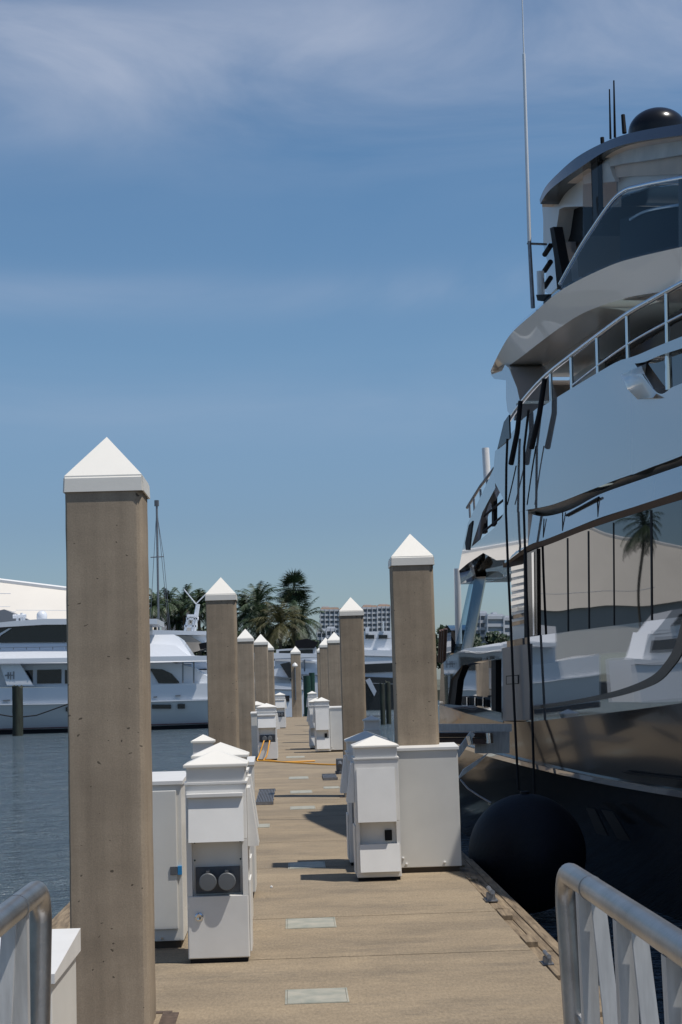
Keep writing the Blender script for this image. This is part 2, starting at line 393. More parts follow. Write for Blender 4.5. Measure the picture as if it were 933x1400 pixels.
P(366.5, 51, .377, 889, 'farthest pile on the left side, mostly hidden behind the fourth', 5)
P(566.5, 15.75, .405, 772.5, 'nearest pile on the right side, broad, behind the white cabinet by the yacht', 6)
P(482, 25.7, .377, 841.5, 'second pile on the right side, slim and tall, behind the capped pedestals', 7)
P(458, 43.7, .377, 879, 'third pile on the right side, in front of the distant apartment towers', 8)
P(446, 49, .377, 885, 'fourth pile on the right side, overlapped by the third', 9)
P(441, 56.5, .377, 892, 'farthest pile on the right side, only its edge showing', 10)
ep = P(404.5, DEND-.6, .53, 894, 'weathered pile alone at the very end of the dock with a small lamp on it', 11)
m = MB(); zt = on_y(404,893,DEND-.9).z
m.tube([(-.05,-.30,.9),(-.05,-.30,zt-.7)], .035, 8)
m.tube([(-.05,-.30,zt-.7),(-.05,-.42,zt-.55),(-.05,-.5,zt-.6)], .03, 8); m.build('conduit', M['steel'], ep)
m = MB(); m.lathe([(.02,.1),(.12,.02),(.15,-.08),(.1,-.14)], (-.05,-.5,zt-.6), 14); m.build('lamp', M['white'], ep, smooth=40)

# ------------------------------------------------------------------ power pedestals and cabinets
def frustum(m, w0, d0, z0, w1, d1, z1, cx=0, cy=0):
    a = [(cx-w0/2,cy-d0/2,z0),(cx+w0/2,cy-d0/2,z0),(cx+w0/2,cy+d0/2,z0),(cx-w0/2,cy+d0/2,z0)]
    b_ = [(cx-w1/2,cy-d1/2,z1),(cx+w1/2,cy-d1/2,z1),(cx+w1/2,cy+d1/2,z1),(cx-w1/2,cy+d1/2,z1)]
    m.hexa(a, b_)
def wedge_hood(m, x0, x1, y, z0, z1, top, bot):   # front hood on plane y facing -y
    m.hexa([(x0,y,z0),(x0,y-bot,z0),(x0,y-top,z1),(x0,y,z1)], [(x1,y,z0),(x1,y-bot,z0),(x1,y-top,z1),(x1,y,z1)])
def side_hood(m, y0, y1, x, z0, z1, top, bot, s):
    m.hexa([(x,y0,z0),(x+s*bot,y0,z0),(x+s*top,y0,z1),(x,y0,z1)], [(x,y1,z0),(x+s*bot,y1,z0),(x+s*top,y1,z1),(x,y1,z1)])
def pedestal(label, loc, kind, side, rz=0, H=1.0, W=.37, D=.40, detail=True, group='white dock power pedestals'):
    rt = thing('power_pedestal', label, 'power pedestal', loc, rz, group)
    h = lambda z: z*H
    m = MB(); x = W/2; y0 = -D/2; y1 = D/2
    # body as a frame around the recess, so the sockets sit in real depth
    zr0, zr1 = (h(.43), h(.79)) if kind == 'sockets' else (h(.34), h(.56))
    m.box(-x, x, y0, y1, .03, zr0, .006); m.box(-x, x, y0, y1, zr1, h(1.15), .006)
    m.box(-x, -x+.035, y0, y1, zr0, zr1); m.box(x-.035, x, y0, y1, zr0, zr1)
    m.box(-x+.035, x-.035, y0+.07, y1-.003, zr0, zr1)
    m.build('body', M['white'], rt)
    m = MB(); m.box(-x+.012, x-.012, y0+.012, y1-.012, 0, .03); m.build('foot', M['black'], rt)
    m = MB(); m.box(-x-.008, x+.008, y0-.008, y1+.008, h(1.15), h(1.168), .003); m.box(-x+.008, x-.008, y0+.008, y1-.008, h(1.168), h(1.262), .003)
    m.build('collar', M['white'], rt)
    m = MB(); m.box(-x-.012, x+.012, y0-.012, y1+.012, h(1.262), h(1.282), .004)
    A = [m.bm.verts.new(v) for v in ((-x-.010,y0-.010,h(1.2825)),(x+.010,y0-.010,h(1.2825)),(x+.010,y1+.010,h(1.2825)),(-x-.010,y1+.010,h(1.2825)))]; T = m.bm.verts.new((0,0,h(1.372)))
    for k in range(4): m.bm.faces.new((A[k], A[(k+1)%4], T))
    m.build('cap', M['cap'], rt)
    if kind == 'sockets':
        m = MB(); wedge_hood(m, -x+.02, x-.02, y0-.002, h(.785), h(1.068), .015, .085); m.box(-x+.008, x-.022, y0-.05, y0-.002, h(1.070), h(1.095), .003); m.build('hood', M['white'], rt)
        pass
        m = MB(); m.box(-x+.055, x-.055, y0+.05, y0+.0695, h(.44), h(.612), .004); ba = m.build('socket_panel', M['grey'], rt)
        for sx in (-.062, .062):
            m = MB(); m.lathe([(.048,-.01),(.050,.05),(.058,.054),(.058,.084),(.053,.089),(.01,.090)], (sx, y0+.035, h(.525)), 24, 'Y'); so_ = m.build('socket_lid', M['lid'], rt, smooth=35)
            m = MB(); m.box(sx-.012, sx+.012, y0-.05, y0+.03, h(.525)+.058, h(.525)+.072, .003); m.build('hinge', M['blue'] if False else M['grey'], so_)
        m = MB(); m.box(-x+.006, x-.006, y0-.005, y0-.001, .035, h(.428), .002); m.build('lower_door', M['white'], rt)
        m = MB(); m.lathe([(.026,0),(.026,.012),(.018,.016),(.008,.014)], (-x+.075, y0-.005, h(.30)), 18, 'Y'); m.build('lock', M['chrome'], rt, smooth=30)
        m = MB()
        for sx in (-x+.05, x-.05):
            for z in (.77, .655): m.lathe([(.006,0),(.006,.003)], (sx, y0+.07, h(z)), 8, 'Y')
        m.build('screw', M['green'], rt)
    else:
        m = MB(); wedge_hood(m, -x+.02, x-.035, y0-.002, h(.56), h(1.065), .008, .075); m.build('hood', M['white'], rt)
        m = MB(); wedge_hood(m, -x+.03, x-.012, y0-.002, h(.09), h(.345), .015, .07); m.build('lower_hood', M['white'], rt)
        m = MB(); m.box(x-.14, x-.075, y0+.04, y0+.0695, h(.37), h(.47), .004); m.build('outlet', M['black'], rt)
    # aisle side: hood and access door
    sx = side
    m = MB(); side_hood(m, y0+.04, y1-.06, sx*x + sx*.002, h(.74), h(1.12), .02, .07, sx); m.build('side_hood', M['white'], rt)
    m = MB(); xx = sorted((sx*x + sx*.002, sx*x + sx*.014)); m.box(xx[0], xx[1], y0+.05, y1-.05, .06, h(.52), .003); m.build('side_door', M['white'], rt)
    return rt
def cabinet(label, x0, x1, y0, d, hgt, door, lid='flat', group='white dock cabinets'):
    c = Vector(((x0+x1)/2, y0, 0)); rt = thing('dock_cabinet', label, 'cabinet', c, 0, group, world=True)
    m = MB(); m.box(x0, x1, y0, y0+d, .05, hgt-.03, .006); m.build('body', M['white2'], rt)
    m = MB(); m.box(x0+.02, x1-.02, y0+.02, y0+d-.02, 0, .05); m.build('plinth', M['joint'], rt)
    m = MB(); m.hexa([(x0-.012,y0-.015,hgt-.03),(x1+.012,y0-.015,hgt-.03),(x1+.012,y0-.015,hgt-.005),(x0-.012,y0-.015,hgt-.005)], [(x0-.012,y0+d+.01,hgt-.03),(x1+.012,y0+d+.01,hgt-.03),(x1+.012,y0+d+.01,hgt+.02),(x0-.012,y0+d+.01,hgt+.02)]); m.build('lid', M['white'], rt)
    if door:
        m = MB(); m.box(x0+.04, x1-.035, y0-.016, y0-.001, .13, hgt-.07, .006); dr = m.build('door', M['white2'], rt)
        m = MB(); m.box(x1-.085, x1-.035, y0-.024, y0-.0165, hgt*.435, hgt*.485, .002); m.build('handle', M['grey'], dr)
        m = MB(); m.box(x1-.033, x1-.004, y0-.024, y0-.001, hgt*.435, hgt*.487, .002); m.build('tape', M['blue'], rt)
        m = MB(); m.lathe([(.009,0),(.009,.01)], (x1-.15, y0-.001, .07), 10, 'Y'); m.build('bolt', M['chrome'], rt)
    else:
        m = MB()
        for a, z in ((.03,.09),(.06,.035),(.42,.04)): m.lathe([(.012,0),(.012,.012),(.006,.016)], (x0+a, y0-.001, z+.05), 10, 'Y')
        m.build('bolt', M['white'], rt)
    return rt
def slim(label, px, apy, Y, wpx, group='slim capped posts beside the pedestals'):
    w_ = wpx*Y/F; X = on_y(px, apy, Y).x; za = on_y(px, apy, Y).z
    rt = thing('capped_post', label, 'post', (X, Y, 0), 0, group)
    h = w_/2*.9; m = MB(); m.box(-h, h, -h, h, 0, za-.21, .004); m.box(-h*1.05, h*1.05, -h*1.05, h*1.05, za-.21, za-.195, .002); m.box(-h*.94, h*.94, -h*.94, h*.94, za-.195, za-.075); m.build('post', M['white'], rt)
    m = MB(); e = w_/2; A = [m.bm.verts.new(v) for v in ((-e,-e,za-.06),(e,-e,za-.06),(e,e,za-.06),(-e,e,za-.06))]; B = [m.bm.verts.new(v) for v in ((-e,-e,za-.078),(e,-e,za-.078),(e,e,za-.078),(-e,e,za-.078))]; T = m.bm.verts.new((0,0,za))
    for k in range(4): m.bm.faces.new((A[k], A[(k+1)%4], T)); m.bm.faces.new((B[k], B[(k+1)%4], A[(k+1)%4], A[k]))
    m.bm.faces.new(B[::-1]); m.build('cap', M['cap'], rt)
# left near group
a = on_z(258,1318); w_ = (340-258)*a.y/F
xc = a.x + w_/2
pedestal('nearest left power pedestal, with two round grey socket lids and a lock', (xc, a.y+.2, 0), 'sockets', 1, W=w_)
pedestal('left power pedestal hidden right behind the one with two grey socket lids', (xc-.03, a.y+1.55, 0), 'sockets', 1, W=w_)
c0 = on_z(253,1296); cabinet('wide white cabinet with blue tape on its door, between nearest pile and left pedestal', on_z(107,1300).x, c0.x-.005, c0.y, .8, 1.15, True)
slim('slim white capped post standing over the water edge behind the near left pedestal', 278, 1004, 16, 32)
yb = 13.9; cabinet('low white cabinet with a flat top behind the left pedestals, at foot of second pile', on_y(300,1050,yb).x, on_y(346,1050,yb).x, yb, .5, on_y(340,1041,yb).z, False)
# right near group
a = on_z(489,1205); w_ = 60*a.y/F
pedestal('nearest right power pedestal, two sloping hoods and a black outlet, beside grey-white cabinet', (a.x+w_/2, a.y+.2, 0), 'hoods', -1, W=w_, H=.945)
pedestal('right power pedestal standing directly behind the one with two sloping hoods', (a.x+w_/2-.02, a.y+1.45, 0), 'sockets', -1, W=w_, H=.95)
c0 = on_z(552,1194); cabinet('plain tall white cabinet on the right, partly in shadow, in front of the broad pile', c0.x-.03, c0.x+.55, c0.y, .42, on_y(560,1022,c0.y).z, False)
slim('slim white capped post at the right edge, between the two nearest right piles', 508, 978, 23, 24)
# box on pontoon at lower left, inside frame edge
bx = thing('dock_box', 'low white dock box at the lower left corner behind the handrail', 'dock box', (-1.25, 6.1, 0), 0, world=True)
xr = -.90
m = MB(); m.box(-1.75, xr, 6.05, 6.72, .03, .74, .01); m.build('body', M['white2'], bx)
m = MB(); m.hexa([(-1.78,6.02,.74),(xr+.015,6.02,.74),(xr+.015,6.02,.775),(-1.78,6.02,.775)], [(-1.78,6.75,.74),(xr+.015,6.75,.74),(xr+.015,6.75,.83),(-1.78,6.75,.83)]); m.build('lid', M['white'], bx)
# far groups
def far_group(px0, px1, by, side, kind, lab, H=1.0):
    a = on_z(px0, by); w_ = (px1-px0)*a.y/F
    return pedestal(lab, (a.x+w_/2, a.y+.2, 0), kind, side, W=w_, H=H), a, w_
pL2, aL2, wL2 = far_group(353, 379.5, 1040, 1, 'sockets', 'left power pedestal with two orange cables plugged in', .98)
pedestal('left power pedestal just behind the one with orange cables', (aL2.x+wL2/2-.28, aL2.y+2.5, 0), 'sockets', 1, W=wL2)
cabinet('white cabinet left of the pedestal with orange cables', on_y(344,1000,aL2.y+.5).x, on_y(352.5,1000,aL2.y+.5).x, aL2.y+.5, .5, 1.12, False)
pL3, aL3, wL3 = far_group(377, 391, 996, 1, 'sockets', 'farthest left power pedestal, beyond the orange cables', 1.05)
pR2, aR2, wR2 = far_group(432, 452, 1029, -1, 'hoods', 'second right power pedestal, beyond the orange cable, with hoods', 1.03)
cabinet('white cabinet right of the second right pedestal, in front of third pile', aR2.x+wR2+.01, aR2.x+wR2+.52, aR2.y+.05, .5, 1.15, False)
pedestal('right power pedestal peeking out behind the second right pedestal', (aR2.x+wR2/2-.12, aR2.y+2.6, 0), 'hoods', -1, W=wR2)
pR3, aR3, wR3 = far_group(422, 434.5, 992, -1, 'hoods', 'farthest right power pedestal near the end of the dock', 1.05)
slim('slim white capped post left of the pedestal with orange cables', 350, 958, 46, 13)
slim('slim white capped post by the farthest right pedestal', 437, 952, 60, 10)

# orange cables
def cable(pts, r, name, lab):
    P_ = [Vector(p) for p in pts]; out = []
    for i in range(len(P_)-1):
        p0, p1, p2, p3 = P_[max(i-1,0)], P_[i], P_[i+1], P_[min(i+2,len(P_)-1)]
        for k in range(8):
            t_ = k/8; out.append(.5*((2*p1)+(-p0+p2)*t_+(2*p0-5*p1+4*p2-p3)*t_*t_+(-p0+3*p1-3*p2+p3)*t_**3))
    out.append(P_[-1]); m = MB(); m.tube(out, r, 8); c = Vector(pts[-1]); c.z = 0
    o = m.build(name, M['orange'] if 'orange' in lab else M['rope'], smooth=60, shift=c); return o
yl = aL2.y
xl = aL2.x + wL2/2
e0 = on_z(463,1047); e1 = on_z(395,1043.5)
o = cable([(xl-.062, yl, .5),(xl-.10, yl-.10,.40),(xl-.19,yl-.22,.15),(xl-.24,yl-.35,.02),(xl-.1,yl-.5,.02),(e1.x,e1.y,.02),(e0.x-.3,e0.y+.4,.02),(e0.x,e0.y,.025)], .016, 'power_cable', 'orange')
tag(o, 'orange cable from left socket of far pedestal, running across the whole deck', 'cable', 'orange shore power cables')
o = cable([(xl+.062, yl, .5),(xl+.04, yl-.12,.38),(xl-.02,yl-.25,.12),(xl-.09,yl-.3,.02),(xl+.05,yl-.42,.02),(e1.x-.1,e1.y+.25,.02),(e1.x+.6,e1.y+.3,.02)], .016, 'power_cable', 'orange')
tag(o, 'shorter orange cable hanging from right socket of far pedestal onto deck', 'cable', 'orange shore power cables')
m = MB(); m.box(-.09,.09,-.09,.09,0,.06,.01); m.box(-.07,.07,-.07,.07,.06,.30,.02); m.tube([(0,-.07,.22),(0,-.16,.17)], .045, 12)
o = m.build('connector_box', M['grey'], shift=(0,0,0)); o.location = (on_z(465,1058).x, on_z(465,1058).y, 0); tag(o, 'grey power connector on the deck where the orange cable ends', 'connector')

# steel gratings and cleats
for (x0,x1,y0,y1,lab) in ((350,374,1083,1101,'steel grating leaning on deck right of the left pedestals'),(443,462,1061.5,1067,'small steel grating on the deck by the right pedestals')):
    p = on_z(x0,y1); q = on_z(x0,y0); wd = (x1-x0)*p.y/F; m = MB()
    n = 11
    for i in range(n): m.box(p.x+wd*i/n, p.x+wd*i/n+.012, p.y, q.y, .004, .04)
    m.box(p.x-.01,p.x+wd,p.y-.015,p.y,.004,.05); m.box(p.x-.01,p.x+wd,q.y,q.y+.015,.004,.05)
    for k in range(1,4): m.box(p.x-.01,p.x+wd,p.y+(q.y-p.y)*k/4,p.y+(q.y-p.y)*k/4+.01,.01,.036)
    tag(m.build('grating', M['steel'], shift=(p.x,p.y,0)), lab, 'grating', 'steel gratings on the deck')
def cleat(loc, lab):
    rt = thing('mooring_cleat', lab, 'cleat', loc, 0, 'cleats on the dock edge')
    m = MB(); m.box(-.05,.05,-.09,.09,0,.015,.004); m.lathe([(.035,.015),(.03,.06)], (0,-.05,0), 12); m.lathe([(.035,.015),(.03,.06)], (0,.05,0), 12); m.build('base', M['steel'], rt)
    m = MB(); m.tube([(0,-.13,.085),(0,-.07,.078),(0,.07,.078),(0,.13,.085)], .020, 10); m.build('horn', M['steel'], rt, smooth=50); return rt
cp = on_z(683,1231); cp.x = EDGE_R+.03
cl0 = cleat((cp.x, cp.y, 0), 'grey iron cleat on the timber edge between the cabinet and the handrail')
cq = on_z(741,1318); dup(cl0, (EDGE_R+.02, cq.y, 0), 0, sc=(.7,.7,.7), label='dark cleat on the timber edge just left of the handrail end post')

# ------------------------------------------------------------------ gangway with aluminium handrails
gw = thing('gangway', 'aluminium gangway at the bottom of the frame with tubular handrails on both sides', 'gangway', (0, 1.5, 0), world=True)
YE = 4.85
def rail(X, zr, s):
    m = MB(); r = .033; cr = .10
    pts = [(X, -1.2, zr+.02), (X, 1.5, zr+.01), (X, YE-cr, zr)]
    for k in range(1, 9):
        a_ = k/8*math.pi/2; pts.append((X, YE-cr+cr*math.sin(a_), zr-cr+cr*math.cos(a_)))
    pts += [(X+s*.012, YE+.004, zr-.5), (X+s*.03, YE+.01, .10)]
    m.tube(pts, r, 20); rl = m.build('handrail', M['alu'], gw, smooth=60)
    m = MB(); m.tube([(X, YE-.42, zr), (X, YE-.412, zr)], r+.0022, 20); m.build('weld_sleeve', M['alu'], rl, smooth=40)
    y = YE-.34; k = 0
    while y > -1:
        m = MB(); t_ = .022
        m.hexa([(X-s*t_-.004, y-t_, zr-.02),(X+s*t_-.004, y-t_, zr-.02),(X+s*t_-.004, y+t_, zr-.02),(X-s*t_-.004, y+t_, zr-.02)],
               [(X-s*t_, y-t_, .1),(X+s*t_, y-t_, .1),(X+s*t_, y+t_, .1),(X-s*t_, y+t_, .1)]); m.build('post', M['alu2'], gw)
        m = MB(); m.hexa([(X+s*.003, y-.055, zr-.024),(X+s*.042, y-.055, zr-.028),(X+s*.042, y-.045+.004, zr-.028),(X+s*.003, y-.041, zr-.024)],
               [(X+s*.055, y-.15, .1),(X+s*.11, y-.15, .1),(X+s*.11, y-.13, .1),(X+s*.055, y-.13, .1)]); m.build('brace', M['alu2'], gw)
        y -= .52
    m = MB(); m.tube([(X+s*.025, YE, .80), (X+s*.025, -1.2, .82)], .012, 8); m.build('mid_rail', M['alu2'], gw)
    m = MB(); m.box(min(X-.05,X+s*.12), max(X+.05,X+s*.12), -1.2, YE+.05, .012, .1, .004); m.build('side_beam', M['alu2'], gw)
    return
rail(.80, 1.222, 1); rail(-.752, 1.222, -1)
m = MB(); m.box(-.70,.745,-1.2,YE-.35,.02,.06,.004)
for k in range(14): m.box(-.69,.735,-1.15+k*.38,-1.12+k*.38,.0605,.068)
m.build('walkway', M['alu2'], gw)

# ------------------------------------------------------------------ the big yacht on the right
def side_x(Y): return 5.371 - .12*Y + .0035*(Y-19)**2
def S(px, py, off=0.0):
    d = ray(px, py); lo, hi = .5, 60.0
    for _ in range(50):
        mid = (lo+hi)/2; p = d*(mid/d.y)
        if p.x > side_x(mid)+off: hi = mid
        else: lo = mid
    return C0 + d*(lo/d.y)
NIN = Vector((1, .12, 0)).normalized()
def spline(pts, n=6):
    P_ = [Vector((p[0], p[1])) for p in pts]; out = []
    for i in range(len(P_)-1):
        p0, p1, p2, p3 = P_[max(i-1,0)], P_[i], P_[i+1], P_[min(i+2,len(P_)-1)]
        for k in range(n):
            t_ = k/n; out.append(.5*((2*p1)+(-p0+p2)*t_+(2*p0-5*p1+4*p2-p3)*t_*t_+(-p0+3*p1-3*p2+p3)*t_**3))
    out.append(P_[-1]); return out
def resample(poly, n):
    ds = [0]
    for i in range(1, len(poly)): ds.append(ds[-1]+(poly[i]-poly[i-1]).length)
    out = []
    for k in range(n):
        t_ = ds[-1]*k/(n-1); i = 1
        while i < len(ds)-1 and ds[i] < t_: i += 1
        f = (t_-ds[i-1])/max(ds[i]-ds[i-1], 1e-9); out.append(poly[i-1].lerp(poly[i], f))
    return out
def world_line(pts, off, n, ext):
    q = [S(p.x, p.y, off) for p in resample(spline(pts), n)]
    if ext:                                  # carry on forward of the frame along the hull
        z = q[-1].z; slope = (q[-1].z-q[-3].z)/(q[-3].y-q[-1].y)
        for Y in (12.5, 10.5, 8.5, 6.5, 4.5, 2.5):
            if Y < q[-1].y - .3:
                q.append(Vector((side_x(Y)+off, Y, z + slope*min(q[n-1].y-Y, 2.0)*.6)))
    return q
def ribbon(m, top, bot, ot=0., ob=0., w=.06, n=40, ext=True):
    T = world_line(top, ot, n, ext); B = world_line(bot, ob, n, ext)
    k = min(len(T), len(B)); T, B = T[:k], B[:k]
    mk = lambda L_: [m.bm.verts.new(v) for v in L_]
    a, b_, c, d = mk(T), mk(B), mk([v+NIN*w for v in B]), mk([v+NIN*w for v in T])
    for i in range(k-1):
        for p, q in ((a,b_),(b_,c),(c,d),(d,a)): m.bm.faces.new((p[i], p[i+1], q[i+1], q[i]))
    m.bm.faces.new((a[0],b_[0],c[0],d[0])); m.bm.faces.new((a[-1],d[-1],c[-1],b_[-1])); return m
def spoly(m, pts, off=0., w=.05):
    a = [S(p[0], p[1], (p[2] if len(p) > 2 else off)) for p in pts]; m.hexa(a, [v+NIN*w for v in a]); return m
yb = S(800, 1000); YR = thing('motor_yacht', 'huge silver and dark grey motor yacht with mirror windows moored along the right side', 'yacht', (yb.x+3, yb.y, WZ), world=True)
def yp(name, m, mt, parent=None, smooth=35): return m.build(name, M[mt], parent or YR, smooth=smooth)
LA = [(601,963),(640,974),(690,986),(740,985),(800,978),(870,970),(940,960)]
LB = [(601,1010),(640,1021),(680,1032),(740,1047),(830,1066),(940,1084)]
LB2 = [(601,1014),(640,1026),(680,1038),(740,1053),(830,1073),(940,1092)]
# hull
m = MB(); ribbon(m, LA, LB, .004, .10, 6.0)
T = world_line(LB2, .11, 40, True); mk = lambda L_: [m.bm.verts.new(v) for v in L_]
Bt = [Vector((v.x+.30+ .02*max(0,24-v.y), v.y, WZ-.6)) for v in T]; Md = [Vector((t_.x*.55+b2.x*.45+.0, t_.y, .1)) for t_, b2 in zip(T, Bt)]
rows = [mk(T), mk(Md), mk(Bt), mk([v+NIN*5.4 for v in Bt]), mk([v+NIN*6 for v in T])]
for r0, r1 in zip(rows, rows[1:]+rows[:1]):
    for i in range(len(T)-1): m.bm.faces.new((r0[i], r0[i+1], r1[i+1], r1[i]))
m.bm.faces.new([r[0] for r in rows]); m.bm.faces.new([r[-1] for r in rows][::-1])
hull = yp('hull', m, 'hullgrey')
m = MB(); ribbon(m, LB, LB2, .045, .05, .10); yp('rub_rail', m, 'silver')
m = MB(); spoly(m, [(801,1104),(813,1106),(831,1143),(816,1140)], .10, .02); spoly(m, [(822,1107),(838,1110),(862,1150),(845,1147)], .08, .02); yp('vent', m, 'black', hull)
m = MB(); spoly(m, [(848,1054.5),(856,1055),(935,1064),(935,1067),(856,1058)], .035, .02); yp('slot', m, 'black', hull)
# bulwark band
LD = [(603,909),(620,894),(636,887),(682,879),(723,871),(800,860.5),(870,851.5),(940,842)]
m = MB(); ribbon(m, [(686,878.5),(723,871),(800,860.5),(870,851.5),(940,842)], [(686,985),(740,985),(800,978),(870,970),(940,960)], 0, 0, .25); yp('bulwark', m, 'mirror')
m = MB()
spoly(m, [(603,909),(620,894),(636,887),(682,879),(688,879),(688,900),(660,903),(632,910),(616,930),(612,963),(601,963)], 0, .14)
spoly(m, [(601,963),(612,963),(650,966),(688,975),(688,988),(640,976)], .0, .14)
bw = yp('stern_bulwark', m, 'mirror')
m = MB(); spoly(m, [(612,964),(618,925),(632,909),(634,909),(626,930),(622,966)], .03, .1); yp('frame', m, 'black', bw)
m = MB(); spoly(m, [(672,903),(678,902),(678,975),(672,974)], .03, .1); yp('frame', m, 'black', bw)
m = MB(); spoly(m, [(612,963),(614,930),(632,908),(660,902),(688,899),(688,977),(650,969)], .9, .1); yp('inner_panel', m, 'mirror', bw)
m = MB(); spoly(m, [(626,952),(680,958),(680,974),(626,966)], .5, .3); wb = yp('winch_recess', m, 'black')
m = MB()
for x_ in (638,649,660,671): spoly(m, [(x_,953),(x_+1,953.2),(x_+1,972),(x_,971.5)], .46, .03)
yp('bar', m, 'chrome', wb)
m = MB(); ribbon(m, [(728,966),(800,954),(850,942),(890,925),(910,905),(924,880),(933,845)], [(728,970),(800,960),(850,950.5),(897,934),(919,913),(934,890),(945,850)], -.008, -.008, .006, ext=False); yp('groove', m, 'blackgloss')
m = MB(); spoly(m, [(687,886),(724,880),(724.5,984),(687.5,986)], -.02, .3); dr = yp('side_door', m, 'greydoor'); dr['label'] = 'matt grey side door with flush latch'
m = MB(); spoly(m, [(692,924),(709,922.5),(709,935),(692,936)], -.026, .005); yp('latch_plate', m, 'black', dr)
m = MB(); spoly(m, [(693,925),(708,923.7),(708,934),(693,935)], -.030, .003); yp('latch', m, 'greydoor', dr)
# main deck windows
E = [(722,752),(760,740),(800,724),(870,701),(940,680)]
m = MB(); ribbon(m, [(735,750),(760,741),(800,725),(870,702),(940,681)], [(735,869.5),(800,860.5),(870,851.5),(940,842)], .035, .035, .05, n=60)
gl = yp('saloon_window', m, 'glassdark', smooth=60)
for i, (x_, wd) in enumerate(((775,1.5),(803.5,1.6),(838,1.2),(889,2.2))):
    yt = 749 - (x_-735)*.335; ybm = 869 - (x_-735)*.137
    m = MB(); spoly(m, [(x_,yt),(x_+wd,yt),(x_+wd+1,ybm),(x_+1,ybm)], .030, .02); yp('mullion', m, 'black', gl)
m = MB(); spoly(m, [(721,756),(734,750),(735,869),(723,871)], .01, .3); yp('window_post', m, 'blackgloss')
m = MB(); spoly(m, [(727,756),(730,754.5),(731,868),(729,869)], .002, .02); yp('post_trim', m, 'chrome')
m = MB(); ribbon(m, [(688,770),(722,746),(760,732),(800,716),(870,692),(940,669)], [(688,776),(722,754),(760,741),(800,725),(870,702),(940,681)], .0, .04, .2); yp('window_trim', m, 'brown')
# louvres
lv = MB()
for k in range(9):
    y_ = 772 + k*9.5; spoly(lv, [(699,y_+3),(717,y_-1),(717,y_+4.5),(699,y_+8.5)], .06+.02*(k % 2), .15)
yp('louvre', lv, 'mirror')
m = MB(); spoly(m, [(716,757),(722,754),(723,871),(717,872)], .03, .2); yp('louvre_frame', m, 'black')
m = MB(); ribbon(m, [(700,760),(722,746),(735,741)], [(700,876),(722,872),(735,870)], .3, .3, 4.0, ext=False, n=6); yp('saloon_bulkhead', m, 'soffit')
# inner core so that nothing shows through forward of the bulkhead
m = MB(); ribbon(m, [(735,741),(800,716),(940,669)], [(735,875),(800,862),(940,843)], .4, .4, 5, n=12); yp('saloon', m, 'black')
# panel under upper deck
m = MB(); ribbon(m, [(697,700),(722,702),(745,706),(780,697),(820,676),(870,658),(940,634)], [(690,770),(722,746),(745,738),(780,724),(820,708),(870,692),(940,669)], .03, .0, .3); yp('side_panel', m, 'silver')
for a_, b_ in (((775,704.5),(819,680.5)),((744,709),(743,735)),((769.5,700),(769.5,726)),((817,682),(818,707))):
    m = MB(); m.tube([S(*a_, .012), S(*b_, .004)], .007 if a_[0] != 775 else .016, 6); yp('hatch_seam', m, 'black')
# upper deck fascia: under-turn and bulwark with the mooring opening
F1 = [(720,697),(745,693),(780,681),(820,664),(870,646),(940,620)]
m = MB(); ribbon(m, F1, [(721,699),(745,706),(780,698),(820,678),(870,659),(940,635)], 0, .26, .5); yp('fascia_underturn', m, 'soffit')
m = MB(); ribbon(m, [(743,555),(780,532),(820,508),(848,493),(866,493)], [(720,697),(755,690),(800,673),(840,657),(866,648)], 0, 0, .14, ext=False)
ribbon(m, [(864.5,492),(899,537),(920,529),(940,521)], [(865,649),(890,639),(915,630),(940,620)], 0, 0, .14, n=30)
ub = yp('upper_bulwark', m, 'silver')
m = MB(); ribbon(m, [(848,492.5),(870,486),(900,473),(940,457)], [(848,497),(877,496),(905,485),(940,474)], -.004, -.004, .16, n=16); yp('cap_rail', m, 'silver')
m = MB(); m.hexa([S(850,512,-.03),S(877,500,-.10),S(884,497,-.02),S(882,512,.02),S(898,538,.0),S(893,544,-.06),S(872,546,-.10),S(858,532,-.06)], [S(850,512,.14),S(877,500,.14),S(884,497,.14),S(882,512,.16),S(898,538,.14),S(893,544,.10),S(872,546,.10),S(858,532,.12)])
yp('fairlead', m, 'whitegloss', ub, smooth=80)
# handrail on bulwark
def sline(pts, off=.06, n=30, ext=False): return world_line(pts, off, n, ext)
m = MB(); m.tube(sline([(690,585),(712,552),(744,516),(780,487),(820,457),(860,428),(900,405),(945,380)], .06, 40), .028, 10); hr = yp('handrail', m, 'chrome', smooth=60)
m = MB(); m.tube(sline([(783,527),(820,498),(860,470),(900,447),(945,424)], .06, 24), .014, 8); yp('mid_rail', m, 'chrome', hr, smooth=60)
for x_, yt, y2 in ((753,511,560),(781,487,535),(816.5,461,512),(857.5,431,492),(911.5,400,476)):
    m = MB(); a_, b_ = S(x_,yt,.06), S(x_+1.5,y2,.06); m.tube([a_, b_], .022, 10); m.tube([a_+Vector((.0,.045,0)), b_+Vector((.0,.045,0))], .012, 8); yp('stanchion', m, 'chrome', hr, smooth=60)
m = MB(); m.tube([S(914,486,.08), S(915,533,.08)], .035, 12); yp('bollard', m, 'chrome', smooth=60)
